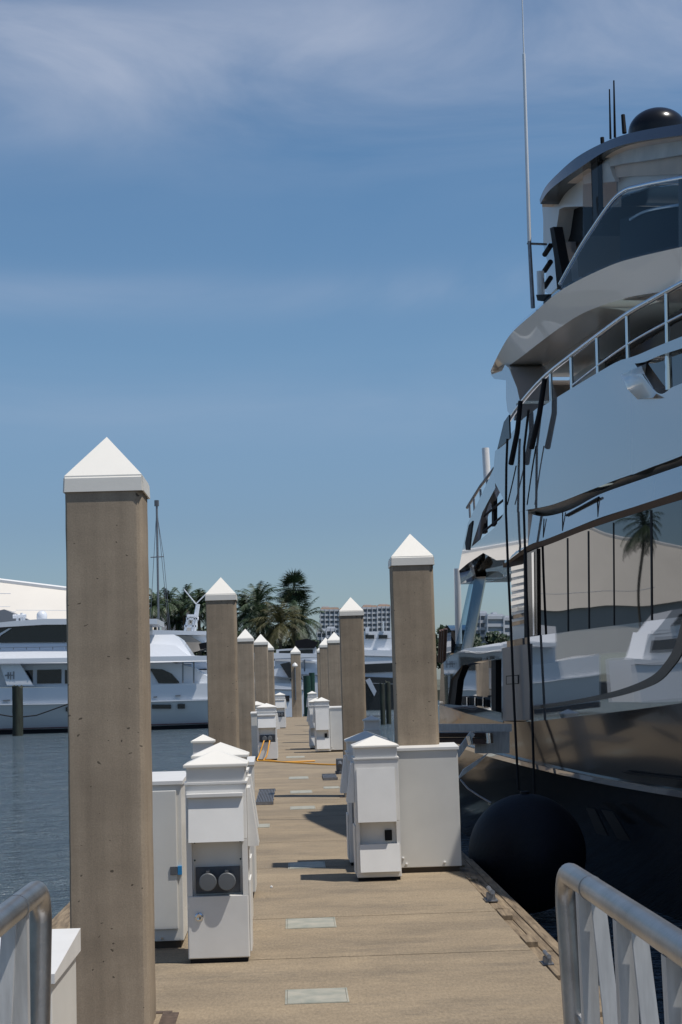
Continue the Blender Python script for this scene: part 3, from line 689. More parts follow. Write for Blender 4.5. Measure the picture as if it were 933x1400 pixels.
# deck floor of upper deck (6 m beam) and the cabin behind the walkway
m = MB(); ribbon(m, [(722,660),(780,640),(820,622),(870,604),(940,580)], [(722,700),(780,690),(820,670),(870,652),(940,628)], .1, .2, 6.2, n=20); yp('upper_deck', m, 'soffit')
def wall(m, y0, y1, off, z0, z1, w, n=14):
    Ys = [y0+(y1-y0)*i/(n-1) for i in range(n)]
    A = [m.bm.verts.new((side_x(Y)+off, Y, z1)) for Y in Ys]; B = [m.bm.verts.new((side_x(Y)+off, Y, z0)) for Y in Ys]
    C_ = [m.bm.verts.new(Vector((side_x(Y)+off, Y, z0))+NIN*w) for Y in Ys]; D_ = [m.bm.verts.new(Vector((side_x(Y)+off, Y, z1))+NIN*w) for Y in Ys]
    for i in range(n-1):
        for p, q in ((A,B),(B,C_),(C_,D_),(D_,A)): m.bm.faces.new((p[i], p[i+1], q[i+1], q[i]))
    m.bm.faces.new((A[0],B[0],C_[0],D_[0])); m.bm.faces.new((A[-1],D_[-1],C_[-1],B[-1]))
m = MB(); wall(m, 2.5, 19.8, 1.05, 3.9, 5.75, 4.2); cab = yp('upper_cabin_glass', m, 'glassdark')
m = MB(); wall(m, 19.85, 21.2, 1.0, 3.9, 5.75, 4.2, 4); yp('upper_cabin_wall', m, 'soffit')
# sundeck slab
ST = [(671,507),(684,480),(700,455),(730,428),(770,395),(830,365),(870,352),(940,336)]
SB = [(673,515),(690,503),(710,490),(760,452),(800,427),(850,409),(890,401),(940,394)]
m = MB(); ribbon(m, ST, SB, .0, .13, .5, n=50); yp('sundeck_fascia', m, 'fascia')
m = MB(); ribbon(m, [(x, y-(.5 if x < 700 else 3.5)) for x, y in ST], ST, .30, .0, .5, n=50); yp('sundeck_toe_rail', m, 'whitegloss')
m = MB(); ribbon(m, [(674,511),(700,488),(730,462),(770,430),(830,400),(870,388),(940,372)], [(674,515.5),(690,503.5),(710,491),(760,453),(800,428.5),(850,410.5),(940,396)], .30, .17, 6.4, n=50); yp('sundeck_soffit', m, 'soffit')
m = MB()
for k in range(5): spoly(m, [(766.5-k*1.4,406+k*5.2),(769.5-k*1.4,404+k*5.2),(768.6-k*1.4,408+k*5.2),(765.6-k*1.4,410+k*5.2)], .08, .05)
yp('vent', m, 'black')
m = MB(); spoly(m, [(671,512),(690,498),(696,503),(707,530),(711,548),(706,552),(703,534),(692,520),(676,518)], .08, .5); yp('wing_support', m, 'silver')
m = MB(); spoly(m, [(692,520),(703,532),(707,548),(703,575),(694,562),(692,545)], .3, 1.2); yp('screen_post', m, 'silver')
# stern part of upper deck: side panels with an open bay
m = MB()
spoly(m, [(675,641),(677,617),(692,601),(716,572),(743,552),(732,620),(720,698),(700,701),(689,700),(688,681),(677,660)], .0, .10)
spoly(m, [(689,700),(700,701),(722,698),(722,746),(697,765),(679,766),(661,756),(640,770),(627,781),(634,744),(644.7,748),(675.6,722),(687,706)], .0, .10)
spoly(m, [(675,641),(677,660),(677.5,667),(660,700),(644.7,748),(634,744),(640,715),(652,690)], .0, .10)
sp_ = yp('quarter_panel', m, 'silver')
m = MB(); spoly(m, [(680,614),(689,577),(696,567),(697,599),(690,606)], -.01, .02); yp('quarter_window', m, 'blackgloss', sp_)
m = MB(); spoly(m, [(636,742),(641,718),(646,712),(642,752),(637,752)], -.01, .02); yp('grille', m, 'black', sp_)
m = MB()
for pts in ([(661,707),(688,684)],[(661,727),(688,705)]): m.tube([S(*pts[0], .05), S(*pts[1], .05)], .016, 8)
for x_, y0_, y1_ in ((661,693,730),(674,668,720)): spoly(m, [(x_-1.5,y0_),(x_+1.5,y0_-2),(x_+1.5,y1_-2),(x_-1.5,y1_)], .08, .05)
yp('bay_rail', m, 'black', sp_)
m = MB(); m.tube([S(676,640,.1), S(657,665,.1), S(639,694,.1)], .022, 8)
for x_, y_ in ((642,691),(648,682),(657,669),(666,656)): m.tube([S(x_,y_,.1), S(x_+1,y_+17,.1)], .016, 8)
yp('stern_rail', m, 'steel')
m = MB(); spoly(m, [(627,781,0),(640,770,0),(661,756,0),(679,766,0),(697,765,0),(722,747,0),(722,752,.5),(697,771,.5),(664,790,.5),(640,797,.5),(628,799,.4)], 0, .3); yp('stern_fascia', m, 'mirror', smooth=10)
m = MB(); ribbon(m, [(632,776),(660,762),(690,758),(722,742)], [(632,797),(664,790),(697,772),(722,757)], .5, .5, 4.5, ext=False, n=10); yp('stern_soffit', m, 'soffit')
m = MB(); ribbon(m, [(645,760),(668,745),(690,735),(715,728)], [(645,778),(668,765),(690,760),(715,750)], .15, .2, 5.5, ext=False, n=8); yp('stern_deck', m, 'soffit')
# pillar, posts
m = MB(); m.hexa([S(649,789,.30),S(664,788,.30),S(644,889,.10),S(630,893,.10)], [S(653,789,.7),S(666,788,.7),S(646,889,.5),S(634,893,.5)]); yp('pillar', m, 'blackgloss', smooth=10)
m = MB(); m.hexa([S(641,800,.15),S(649,789,.28),S(630,893,.08),S(619,900,.02)], [S(641,800,.19),S(649,789,.32),S(630,893,.12),S(619,900,.06)]); yp('pillar_glass', m, 'clear', smooth=10)
for a_, b_, r_, lab in (((660.5,613),(663,656),.0,'a'),((622,777),(624,880),.0,'b')):
    A_, B_ = S(a_[0]+3.5,a_[1],.5), S(b_[0]+3.5,b_[1],.5); m = MB(); m.tube([A_,B_], .058, 14); yp('deck_post', m, 'whitegloss', smooth=60)
m = MB(); spoly(m, [(599,895),(604,862),(612,855),(617,862),(617,893),(604,907)], .6, .4); yp('stern_block', m, 'glassdark')
m = MB()
for k in range(3): m.tube([S(603+k*3.2,862-k*1,.3), S(601+k*3.2,905,.3)], .035, 8)
yp('stacked_poles', m, 'brown', smooth=60)
# glass balustrade
m = MB(); ribbon(m, [(767,391),(785,358),(805,325),(845,272),(880,258),(940,246)], [(766,399),(785,388),(805,378),(845,360),(880,351),(940,338)], .34, .34, .02, n=36); gb = yp('balustrade', m, 'clear', smooth=60)
m = MB(); m.tube(sline([(766,388),(785,354),(805,321),(845,267),(880,253),(945,241)], .34, 36), .024, 10); yp('top_rail', m, 'chrome', gb, smooth=60)
m = MB(); ribbon(m, [(848,300),(880,290),(940,276)], [(848,362),(880,352),(940,338)], .9, .9, .6, n=10); yp('sunpad', m, 'black')
m = MB(); m.tube(sline([(862,300),(880,290),(905,284),(945,278)], .88, 16), .018, 8); yp('sunpad_rail', m, 'whitegloss')
m = MB(); spoly(m, [(928,245),(940,243),(940,338),(928,340)], .32, .1); yp('balustrade_post', m, 'blackgloss')
# hardtop
m = MB(); ribbon(m, [(738,273),(745,257),(760,240),(790,214),(830,193),(870,180),(940,168)], [(739,279),(748,264),(765,249),(795,228),(830,206),(870,194),(940,184)], .62, .5, 4.6, n=40); yp('hardtop', m, 'blackgloss')
m = MB(); ribbon(m, [(741,277),(748,264),(765,249),(795,228),(830,206.5),(870,194.5),(940,184.5)], [(742,283),(750,272),(767,257),(797,236),(830,214),(870,201),(940,190)], .56, .62, 4.4, n=40); yp('headlining', m, 'tan')
m = MB(); spoly(m, [(741,277),(752,264),(767,252),(797,231),(797,282),(772,283),(765,286),(760,320),(752,345),(743,335),(743,300)], .75, .5); yp('arch_wing', m, 'soffit')
m = MB(); spoly(m, [(766,283),(797,281),(799,322),(782,348),(767,392)], .95, 1.0); yp('arch_core', m, 'black')
m = MB(); ribbon(m, [(797,234),(830,212),(870,199),(940,188)], [(797,330),(830,290),(870,262),(940,250)], .6, .6, .02, n=20); sg = yp('wind_screen', m, 'clear2', smooth=60)
m = MB(); spoly(m, [(808,224),(817,219),(819,305),(811,318)], .6, .06); yp('screen_post', m, 'black', sg)
m = MB(); spoly(m, [(905,248),(940,200),(940,248)], .9, .4); yp('awning', m, 'brown')
m = MB(); ribbon(m, [(818,219),(850,206),(870,200),(940,189)], [(818,232),(850,224),(880,220),(940,210)], .68, .66, .05, n=16); yp('screen_valance', m, 'ivory', sg)
m = MB(); ribbon(m, [(797,232),(830,224),(880,218),(940,208)], [(797,252),(850,242),(880,240),(940,238)], .72, .70, .05, n=16); yp('screen_curtain', m, 'tan', sg)
m = MB(); ribbon(m, [(843,240),(880,238),(940,236)], [(843,262),(880,254),(940,248)], .76, .76, .05, n=16); yp('clear_curtain', m, 'curtain', sg)
m = MB(); spoly(m, [(820,224),(832,222),(838,240),(842,248),(822,250)], .66, .05); yp('pillow', m, 'ivory', sg)
m = MB(); ribbon(m, [(845,242),(870,237),(900,236),(940,236)], [(845,268),(870,262),(900,250),(940,247)], .75, .75, .05, n=10); yp('seat_back', m, 'soffit')
m = MB(); wall(m, 2.5, 14.5, 2.2, 5.6, 6.3, 2.2, 10); yp('helm_console', m, 'tan')
c = S(899,180,2.0); rr = 41*c.y/F; m = MB(); m.lathe([(rr,-.1),(rr,0)]+[(rr*math.cos(a_), rr*.80*math.sin(a_)) for a_ in [k*math.pi/2/12 for k in range(1,13)]], c, 32); yp('radar_dome', m, 'blackgloss', smooth=60)
def ant(x0,y0,x1,y1,off,r0,r1,mt='black',name='antenna'):
    m = MB(); m.tube([S(x0,y0,off), S(x1,y1,off)], r0, 8, r2=r1); return yp(name, m, mt, smooth=60)
ant(835,190,833.5,122,.9,.014,.008); ant(841,188,839.5,110,.9,.016,.009); ant(854,182,852,157,.9,.028,.024); ant(824,196,823.5,188,.9,.025,.025)
wa = ant(729,421,724,330,.25,.028,.024,'steel','whip_antenna'); 
m = MB(); a_ = S(724,330,.25); b_ = S(713.5,-25,.25); m.tube([a_, a_.lerp(b_,.72)], .026, 8, r2=.020); m.tube([a_.lerp(b_,.72), b_], .010, 8, r2=.007); yp('whip', m, 'whitegloss', wa, smooth=60)
m = MB(); m.tube([S(722,333,.25), S(747,334,.6)], .016, 8); yp('bracket', m, 'steel', wa)
m = MB(); m.tube([S(739,371,.4), S(740,405,.4)], .05, 12); yp('horn_case', m, 'whitegloss', smooth=60)
m = MB(); spoly(m, [(733,403),(750,402),(742,412),(735,411)], .35, .2); yp('bracket', m, 'black')
m = MB(); spoly(m, [(752,312),(757,310),(769,375),(770,393),(762,396),(758,352)], .5, .12); yp('spar', m, 'black')
m = MB(); spoly(m, [(743,335),(757,330),(762,393),(752,403),(744,398),(749,360)], .62, .3); yp('arch_foot', m, 'silver')
for y_ in (340,362,384):
    m = MB(); m.tube([S(745,y_+8,.5), S(753,y_-4,.5)], .035, 10); yp('deck_lamp', m, 'black', smooth=60)

# fender pads hanging from the rail, with ropes; round fender; boarding ladder
def strap(x0,y0,x1,y1,ropepts,lab):
    c = S(x1,y1,-.10); rt = thing('fender_line', lab, 'fender line', (c.x,c.y,c.z), 0, 'lines hanging over the yacht side', world=True)
    m = MB(); m.tube([S(x0,y0,-.06), S((x0+x1)/2+2,(y0+y1)/2,-.09), S(x1,y1,-.10)], .030, 12, r2=.036); m.build('sleeve', M['rubber'], rt, smooth=60)
    m = MB(); m.tube([S(x,y,-.08) for x, y in ropepts], .016, 8); m.build('rope', M['rope'], rt, smooth=60)
strap(712,548,699,634, [(694,600),(692.5,640),(692,700),(695,780),(699,860),(703,960),(709,1080)], 'left black line and sleeve hanging from the yacht rail to the round fender')
strap(745,518,727,612, [(723,560),(717,612),(716.5,700),(719,780),(723,880),(728,980),(731,1087)], 'right black line and sleeve hanging from the yacht rail to the round fender')
for i, (pts, lab) in enumerate((([(706,637),(701,660),(694,690)], 'short left line end looped back to the black sleeve'), ([(733,610),(728,640),(721,690)], 'short right line end looped back to the black sleeve'))):
    m = MB(); q = [S(x,y,-.05) for x,y in pts]; m.tube(q, .008, 6); tag(m.build('rope', M['rope'], shift=q[-1], smooth=60), lab, 'rope', 'short ropes on the yacht side')
fy = 16.9; fc = on_y(721,1166,fy); fr = 79*fy/F
m = MB(); m.lathe([(fr*math.cos(a_), fr*math.sin(a_)) for a_ in [(-90+k*7.5)*math.pi/180 for k in range(25)]], (0,0,0), 40)
m.tube([(0,0,fr*.97),(0,0,fr*1.04)], .05, 12)
o = m.build('ball_fender', M['rubber'], smooth=60); o.location = fc; tag(o, 'very large round black fender between yacht hull and dock edge', 'fender')
# boarding platform
bp = thing('boarding_steps', 'grey metal boarding steps with brown treads between dock cabinet and yacht', 'boarding steps', (on_y(640,1010,19).x, 19, 0), world=True)
def ybox(m, x0, x1, y0p, y1p, Y, d): 
    a = [on_y(x0,y1p,Y), on_y(x1,y1p,Y), on_y(x1,y0p,Y), on_y(x0,y0p,Y)]; m.hexa(a, [v+Vector((0,d,0)) for v in a])
m = MB(); ybox(m, 596, 700, 990, 1000, 18.6, .12); m.build('beam', M['alu2'], bp)
m = MB(); ybox(m, 596, 672, 1002, 1008, 18.8, .5); ybox(m, 596, 668, 1010, 1017, 18.7, .4); m.build('tread', M['brown'], bp)
m = MB(); a_ = [on_y(622,1030,18.2), on_y(628,1036,18.2), on_y(650,1004,18.2), on_y(644,1000,18.2)]; m.hexa(a_, [v+Vector((0,.08,0)) for v in a_]); m.build('brace', M['alu2'], bp); m = MB()
a_ = [on_y(626,1066,18.3), on_y(634,1052,18.3), on_y(668,1030,18.3), on_y(652,1046,18.3)]; m.hexa(a_, [v+Vector((0,.06,0)) for v in a_]); m.build('brace', M['alu2'], bp); m = MB()
ybox(m, 650, 697, 1000, 1030, 18.9, .06); m.build('side_plate', M['alu2'], bp)
m = MB(); m.tube([on_y(641,1006,18.0), on_y(644,1018,18.0)], .03, 8); m.tube([on_y(669,1002,18.0), on_y(670,1016,18.0)], .04, 8); m.build('fitting', M['chrome'], bp, smooth=50)
q = [on_y(640,1078,18), on_y(655,1088,17.8), on_y(672,1098,17.6)]; m = MB(); m.tube([on_y(630,1066,18.2)]+q, .011, 6); m.build('rope', M['steel'], bp)

# ------------------------------------------------------------------ far shore: left yacht, other boats, shed, palms, towers
def py_(m, pts, Y, d, k=0):
    ym = max(y for x, y in pts); a = [on_y(x, y, Y+(ym-y)*Y/F*k) for x, y in pts]; m.hexa(a, [v+Vector((0,d,0)) for v in a]); return m
def bpart(name, mt, parent, pts, Y, d, smooth=None, k=0):
    m = MB(); py_(m, pts, Y, d, k); return m.build(name, M[mt], parent, smooth)
Y0 = 95.0
LY = thing('motor_yacht', 'long white motor yacht with dark saloon windows lying across the left background', 'yacht', tuple(on_y(120,1000,Y0)), world=True)
# hull with flare: lower edge set back
m = MB()
xs = [-420,-200,-60,60,180,288,294]; tp = [930,938,941,940,937,934,935]; md = [960,964,964.5,963,960,957,957]; bt = [1006,1006,1005,1003,1000,996,995]
def row(ys, off): return [on_y(x, y, Y0+off) for x, y in zip(xs, ys)]
rws = [row(tp, 0), row(md, 0), row(bt, 1.2)]
bk = [[v+Vector((0,6.5,0)) for v in rws[0]], [v+Vector((0,4,0)) for v in rws[2]]]
seq = [rws[0], rws[1], rws[2], bk[1], bk[0]]; seq = [[m.bm.verts.new(v) for v in r] for r in seq]
for r0, r1 in zip(seq, seq[1:]+seq[:1]):
    for i in range(len(xs)-1): m.bm.faces.new((r0[i], r0[i+1], r1[i+1], r1[i]))
m.bm.faces.new([r[0] for r in seq]); m.bm.faces.new([r[-1] for r in seq][::-1])
lh = m.build('hull', M['boatwhite'], LY)
m = MB()
for a_, b_ in zip(range(len(xs)-1), range(1,len(xs))):
    q = [on_y(xs[a_],md[a_]-1.5,Y0-.12), on_y(xs[b_],md[b_]-1.5,Y0-.12), on_y(xs[b_],md[b_]+.3,Y0-.12), on_y(xs[a_],md[a_]+.3,Y0-.12)]; m.hexa(q, [v+Vector((0,.1,0)) for v in q])
m.build('rub_strake', M['boatwhite'], lh)
m = MB()
for a_, b_ in zip(range(len(xs)-1), range(1,len(xs))):
    q = [on_y(xs[a_],bt[a_]-6,Y0+.9), on_y(xs[b_],bt[b_]-6,Y0+.9), on_y(xs[b_],bt[b_]+2,Y0+.9), on_y(xs[a_],bt[a_]+2,Y0+.9)]; m.hexa(q, [v+Vector((0,.3,0)) for v in q])
m.build('boot_stripe', M['black'], lh)
m = MB(); py_(m, [(-420,994),(0,996.5),(288,988),(288,989),(0,997.5),(-420,995)], Y0+.8, .1); m.build('red_line', M['red'], lh)
for x0,x1,y0_,y1_ in ((208,234,963.5,969),(243,253,962.5,969),(90,97,967,973),(-40,-25,969,975)):
    bpart('porthole', 'boatglass', lh, [(x0,y0_),(x1,y0_),(x1,y1_),(x0,y1_)], Y0+.05, .2)
bpart('saloon', 'boatwhite', LY, [(-300,905),(206,899),(262,912),(284,925),(284,938),(-300,942)], Y0+.9, 5)
# side deck opening windows
for x0,x1 in ((-60,-42),(-35,-4),(51,84),(89,122),(128,162),(168,200)):
    bpart('window', 'boatglass', LY, [(x0,916),(x1,915),(x1,934),(x0,934.5)], Y0+.8, .2)
bpart('window', 'boatglass', LY, [(30,917),(45,916),(45,934),(40,934)], Y0+.8, .2)
bpart('window', 'boatglass', LY, [(206,914),(222,915),(235,921),(245,932),(245,934),(217,934),(206,916)], Y0+.8, .2)
bpart('wing', 'boatwhite', LY, [(0,908),(28,908),(46,938),(10,938)], Y0-.02, .3)
# initials on the wing
m = MB(); zf = Y0-.05
for q in ([(7,922.5),(15,922),(15,924),(7,924.5)], [(10.5,919),(12.5,919),(12.5,928),(10.5,928)], [(14,919),(15.5,919),(15.5,929),(14,929)], [(18,918),(19.8,918),(19.8,928.5),(18,928.5)], [(15.5,922.6),(18,922.4),(18,924),(15.5,924.2)]): py_(m, q, zf, .02)
m.build('emblem', M['steel'], LY)
bpart('upper_deck_fascia', 'boatwhite', LY, [(-300,880),(96,876),(206,880),(240,882),(258,896),(283,897),(283,904),(206,906),(96,907),(-300,912)], Y0-.3, 6, k=.55)
bpart('fascia_lip', 'boatwhite', LY, [(-300,905),(283,896.5),(283,903),(-300,911)], Y0-.5, .18)
bpart('aft_roof', 'boatwhite', LY, [(200,868),(238,867.5),(246,873),(258,890),(262,896),(200,898)], Y0+.5, 4, k=.5)
m = MB()
for x_ in (249,264): py_(m, [(x_,904),(x_+2.2,904),(x_+2.2,934),(x_,934)], Y0+.1, .12)
m.build('awning_post', M['steel'], LY)
bpart('bridge_glass', 'boatglass', LY, [(-200,858),(0,856),(60,853),(200,853),(200,877),(-200,880)], Y0+.4, 4.5)
bpart('bridge_roof', 'boatwhite', LY, [(-220,856),(-20,853),(20,849),(60,846),(215,846),(215,853),(60,854),(0,857.5),(-220,862)], Y0-.1, 5.4)
bpart('bridge_pillar', 'boatwhite', LY, [(-10,873),(0,866),(12,859),(16,859),(2,868),(-6,876)], Y0+.2, .1)
m = MB(); py_(m, [(0,885.5),(200,882),(200,882.6),(0,886.1)], Y0-.4, .05)
for x_ in range(0,200,18): py_(m, [(x_,885.5-x_*.018),(x_+.8,885.5-x_*.018),(x_+.8,888),(x_,888)], Y0-.4, .05)
m.build('grab_rail', M['steel'], LY)
m = MB(); c = on_y(57.5,842,Y0+1.5); r_ = 7.3*Y0/F; m.lathe([(r_*.75,-r_*1.1),(r_*.95,-r_*.9),(r_,-.05)]+[(r_*math.cos(k*.157), r_*math.sin(k*.157)) for k in range(1,11)], c, 20); m.build('satellite_dome', M['boatwhite'], LY, smooth=50)
m = MB(); 
for x_, yt in ((24,840),(30,838),(33,842)): m.tube([on_y(x_,yt,Y0+1), on_y(x_,849,Y0+1)], .08, 6)
m.tube([on_y(18,843,Y0+1), on_y(36,842,Y0+1)], .12, 6); m.build('radar', M['boatwhite'], LY)
m = MB(); py_(m, [(210,952.5),(215,952),(215,953.5),(210,954)], Y0-.15, .1); py_(m, [(240,950.5),(247,950),(247,951.5),(240,952)], Y0-.15, .1); py_(m, [(4,957),(14,956.5),(14,958),(4,958.5)], Y0-.15, .1); m.build('fairlead', M['steel'], LY)
m = MB(); m.tube([on_y(x,y,Y0-.3) for x,y in ((0,977),(15,979.5),(32,980),(50,978),(70,971),(95,962))], .035, 6); tag(m.build('mooring_rope', M['rope'], shift=on_y(0,977,Y0-.3)), 'slack black mooring rope across the white yacht hull at far left', 'rope')
# weathered wooden piles
def wpile(x0,x1,yt,yb_,lab,mt='pilewood',Y=None, top='rough'):
    c = on_z((x0+x1)/2+2, yb_, WZ); 
    if Y: c = on_y((x0+x1)/2, yb_, Y); c.z = WZ
    zt = on_y(x0, yt, c.y).z; r_ = (x1-x0)/2*c.y/F; random.seed(int(x0)); m = MB(); seg = 14; rings = []
    for i in range(12):
        z = -1.2-c.z+ (zt-c.z+1.2+c.z)*0 + (i/11)*(zt-WZ+.6)-.6
        rings.append([m.bm.verts.new(((r_*(1+random.uniform(-.05,.05)))*math.cos(k*2*math.pi/seg), r_*math.sin(k*2*math.pi/seg), z + (random.uniform(-.25,.1)*r_*2 if i == 11 and top=='rough' else 0))) for k in range(seg)])
    for i in range(11):
        for k in range(seg): m.bm.faces.new((rings[i][k], rings[i][(k+1)%seg], rings[i+1][(k+1)%seg], rings[i+1][k]))
    m.bm.faces.new(rings[-1]); m.bm.faces.new(rings[0][::-1])
    for v in m.bm.verts: v.co.z += .2
    o = m.build('wooden_pile', M[mt], smooth=40); o.location = (c.x, c.y, WZ-.2); tag(o, lab, 'pile', 'round piles standing in the harbour')
wpile(15.5,30,926,1006,'dark weathered timber pile with broken top in front of the white yacht at far left')
wpile(520,527,922,971,'left one of two dark timber piles right of the second right pile', Y=92)
wpile(528,535,920,971,'right one of two dark timber piles right of the second right pile', Y=93)
wpile(416,426,912,976,'left of the two green piles behind the dock end', 'green', Y=92, top='flat')
wpile(424,432,908,976,'right of the two green piles behind the dock end, slightly darker and taller', 'green', Y=94, top='flat')

# other boats beyond the dock end
def boat(name, lab, x0, x1, ywl, ydeck, Y, hullm, cabin, glass, extra=(), d=5):
    rt = thing(name, lab, 'boat', tuple(on_y((x0+x1)/2, ywl, Y)), group='boats moored beyond the dock end', world=True)
    bpart('hull', hullm, rt, [(x0,ydeck-2),(x1,ydeck),(x1-(x1-x0)*.02,ywl+1),(x0+(x1-x0)*.05,ywl+2)], Y, d)
    bpart('rub_strake', 'steel', rt, [(x0,ydeck+6),(x1,ydeck+8),(x1,ydeck+9),(x0,ydeck+7)], Y-.1, .1)
    for q in cabin: bpart('cabin', 'boatwhite', rt, q, Y+.6, d-1.2)
    for q in glass: bpart('window', 'boatglass', rt, q, Y+.45, .3)
    for nm, mt, q, dy in extra: bpart(nm, mt, rt, q, Y+dy, .8)
    return rt
boat('motor_boat', 'white motor boat with raked black windscreen behind the left piles', 330, 416, 992, 935, 104, 'boatwhite',
     [[(330,922),(392,912),(412,931),(416,937),(330,937)], [(330,892),(440,894),(441,898),(330,902)]],
     [[(383,908),(396,905),(412,924),(414,929),(398,931)]], [('porthole','boatglass',[(388,951),(396,951),(396,959),(388,959)],-.1), ('rail','steel',[(372,924),(416,929),(416,930),(372,925)],-.1)])
boat('motor_boat', 'white boat with long pale canopy behind the end-of-dock pile', 376, 450, 975, 915, 118, 'boatwhite',
     [[(376,900),(430,904),(440,918),(376,918)]], [[(380,917),(430,917),(430,925),(380,925)]], [('canopy','boatwhite',[(372,893),(441,897),(441,902),(372,901)],-.3), ('awning_post','steel',[(416,900),(417.5,900),(417.5,918),(416,918)],0)])
boat('sport_boat', 'dark hulled sport boat glimpsed between second and first right piles', 494, 548, 969, 927, 112, 'boatglass',
     [[(490,905),(545,903),(548,930),(490,930)]], [[(499,908),(543,906),(543,918),(499,920)]], [('bow','boatgrey',[(500,930),(506,927),(515,945),(512,952)],-.5)])
boat('motor_yacht', 'white three-decked motor yacht with two window bands behind the right piles', 492, 560, 962, 890, 135, 'boatwhite',
     [[(492,873),(556,872),(556,892),(492,892)], [(498,864),(550,862),(552,873),(498,874)]], [[(500,868),(512,868),(512,873),(500,873)], [(518,868),(530,868),(530,873),(518,873)], [(498,890),(556,889),(556,893.5),(498,894)]],
     [('radar_arch','boatwhite',[(500,858),(505,857),(505,866),(500,866)],0), ('mast','boatwhite',[(524,850),(525.5,850),(525.5,864),(524,864)],0)])
boat('motor_boat', 'white boat under tan canvas cover behind the long yacht stern', 200, 300, 975, 900, 112, 'boatwhite',
     [[(206,870),(283,866),(283,884),(206,884)]], [[(262,883),(283,880),(283,890),(262,890)]], [('cover','canvas',[(210,874),(235,868),(262,870),(275,878),(278,888),(255,894),(212,892)],.3), ('roof','boatwhite',[(200,861),(284,863),(284,868),(200,868)],.2)])
boat('motor_boat', 'white boat with black bimini top left of the far left piles', 270, 345, 985, 918, 108, 'boatwhite',
     [[(262,902),(300,900),(320,918),(262,918)]], [[(267,915),(283,914),(283,924),(267,924)]], [('bimini','black',[(272,880),(292,876),(296,884),(274,888)],0)])
for (xa, lab) in ((388, 'low white boat with grey superstructure under the palms'),):
    boat('motor_boat', lab, 368, 470, 965, 905, 128, 'boatwhite', [[(378,888),(432,884),(440,906),(378,906)]], [[(382,890),(428,888),(428,893),(382,894)]],
         [('bimini','black',[(404,876),(420,873),(436,878),(430,886),(404,886)],0)])
boat('motor_yacht', 'white yacht beyond the left edge, seen only mirrored in the dark saloon windows', -900, -500, 1004, 940, 95, 'boatwhite',
     [[(-860,900),(-560,898),(-530,942),(-880,942)], [(-800,868),(-620,868),(-570,900),(-840,900)]], [[(-840,910),(-570,908),(-560,928),(-850,930)], [(-780,875),(-640,875),(-620,890),(-790,890)]])
# sport-fishing tower
st_ = thing('tuna_tower', 'white raked fishing tower with ladder rungs in front of the dark palms', 'tower', tuple(on_y(262,880,116)), world=True)
m = MB()
for a_, b_ in (((262,868),(270,826)),((266,868),(272,826)),((252,868),(258,842)),((255,846),(272,846)),((252,856),(270,856)),((258,842),(270,842)),((270,828),(252,806)),((268,826),(286,808))): m.tube([on_y(*a_,116), on_y(*b_,116)], .10 if a_[1]>840 else .04, 6)
m.build('frame', M['boatwhite'], st_); bpart('platform', 'boatwhite', st_, [(256,840),(270,840),(270,843),(256,843)], 115.5, 1.5)
# sailing boat mast
sm = thing('sailboat_rig', 'tall thin sailboat mast with shrouds rising above the far palms', 'mast', tuple(on_y(217,880,125)), world=True)
m = MB(); m.tube([on_y(217.5,880,125), on_y(214.5,686,125)], .085, 8); m.build('mast', M['steel'], sm)
m = MB(); m.tube([on_y(206,762,125), on_y(224,761,125)], .04, 6)
for a_, b_ in (((214.6,692),(205,862)),((214.6,692),(231,862)),((224,761),(233,862)),((214.6,700),(224,761))): m.tube([on_y(*a_,125), on_y(*b_,125)], .022, 5)
m.build('shroud', M['steel'], sm)
m = MB(); m.tube([on_y(214.5,692,125), on_y(214.4,684,125)], .18, 6); m.build('masthead', M['grey'], sm)
tag(bpart('mast', 'steel', None, [(295,870),(296,800),(296.8,800),(297,870)], 130, .1), 'short grey mast behind the second left pile', 'mast') if False else None

# white boat shed
YS = 165.0
sh = thing('boat_shed', 'very large cream white boat shed with gabled roof at far left', 'shed', tuple(on_y(-400,930,YS)), world=True)
bpart('wall', 'shed', sh, [(-1150,935),(-1150,858),(150,858),(150,935)], YS+.5, 60)
bpart('roof', 'shed', sh, [(-1170,860),(-1150,835),(-480,735),(95,806),(150,820),(160,860)], YS, 60, k=1.6)
def sl(y): return YS+(860-y)*YS/F*1.6
for pa, pb in (((-1150,835),(-480,735)),((-480,735),(95,806)),((95,806),(150,820))):
    m = MB(); m.tube([on_y(*pa, sl(pa[1])), on_y(*pb, sl(pb[1]))], .28, 6); m.build('ridge_trim', M['stucco'], sh)
m = MB(); 
for y0_, x0, x1 in ((834.5,22,150),(836,-700,22),(811,-400,15),(829,-300,14)):
    m = MB(); m.tube([on_y(x0,y0_,sl(y0_)), on_y(x1,y0_+.7,sl(y0_+.7))], .06, 5); m.build('seam', M['condo'], sh)
m = MB()
bpart('annex_gable', 'shedgrey', sh, [(-45,860),(-45,844),(6,833),(45,850),(45,860)], YS-1.2, 6)


# house behind palms
hs = thing('white_house', 'small white house with parapet behind the palms left of second pile', 'house', tuple(on_y(242,880,215)), world=True)
bpart('wall', 'stucco', hs, [(221,834),(228,831),(229,834),(258,834),(262,836),(262,900),(221,900)], 215, 10)
bpart('roof', 'tile', hs, [(219,833),(221,830),(230,829),(230,832),(262,833),(262,836),(219,836)], 214.5, 11)
for x_ in (232,246): bpart('window', 'boatglass', hs, [(x_,842),(x_+7,842),(x_+7,852),(x_,852)], 214.8, .3)

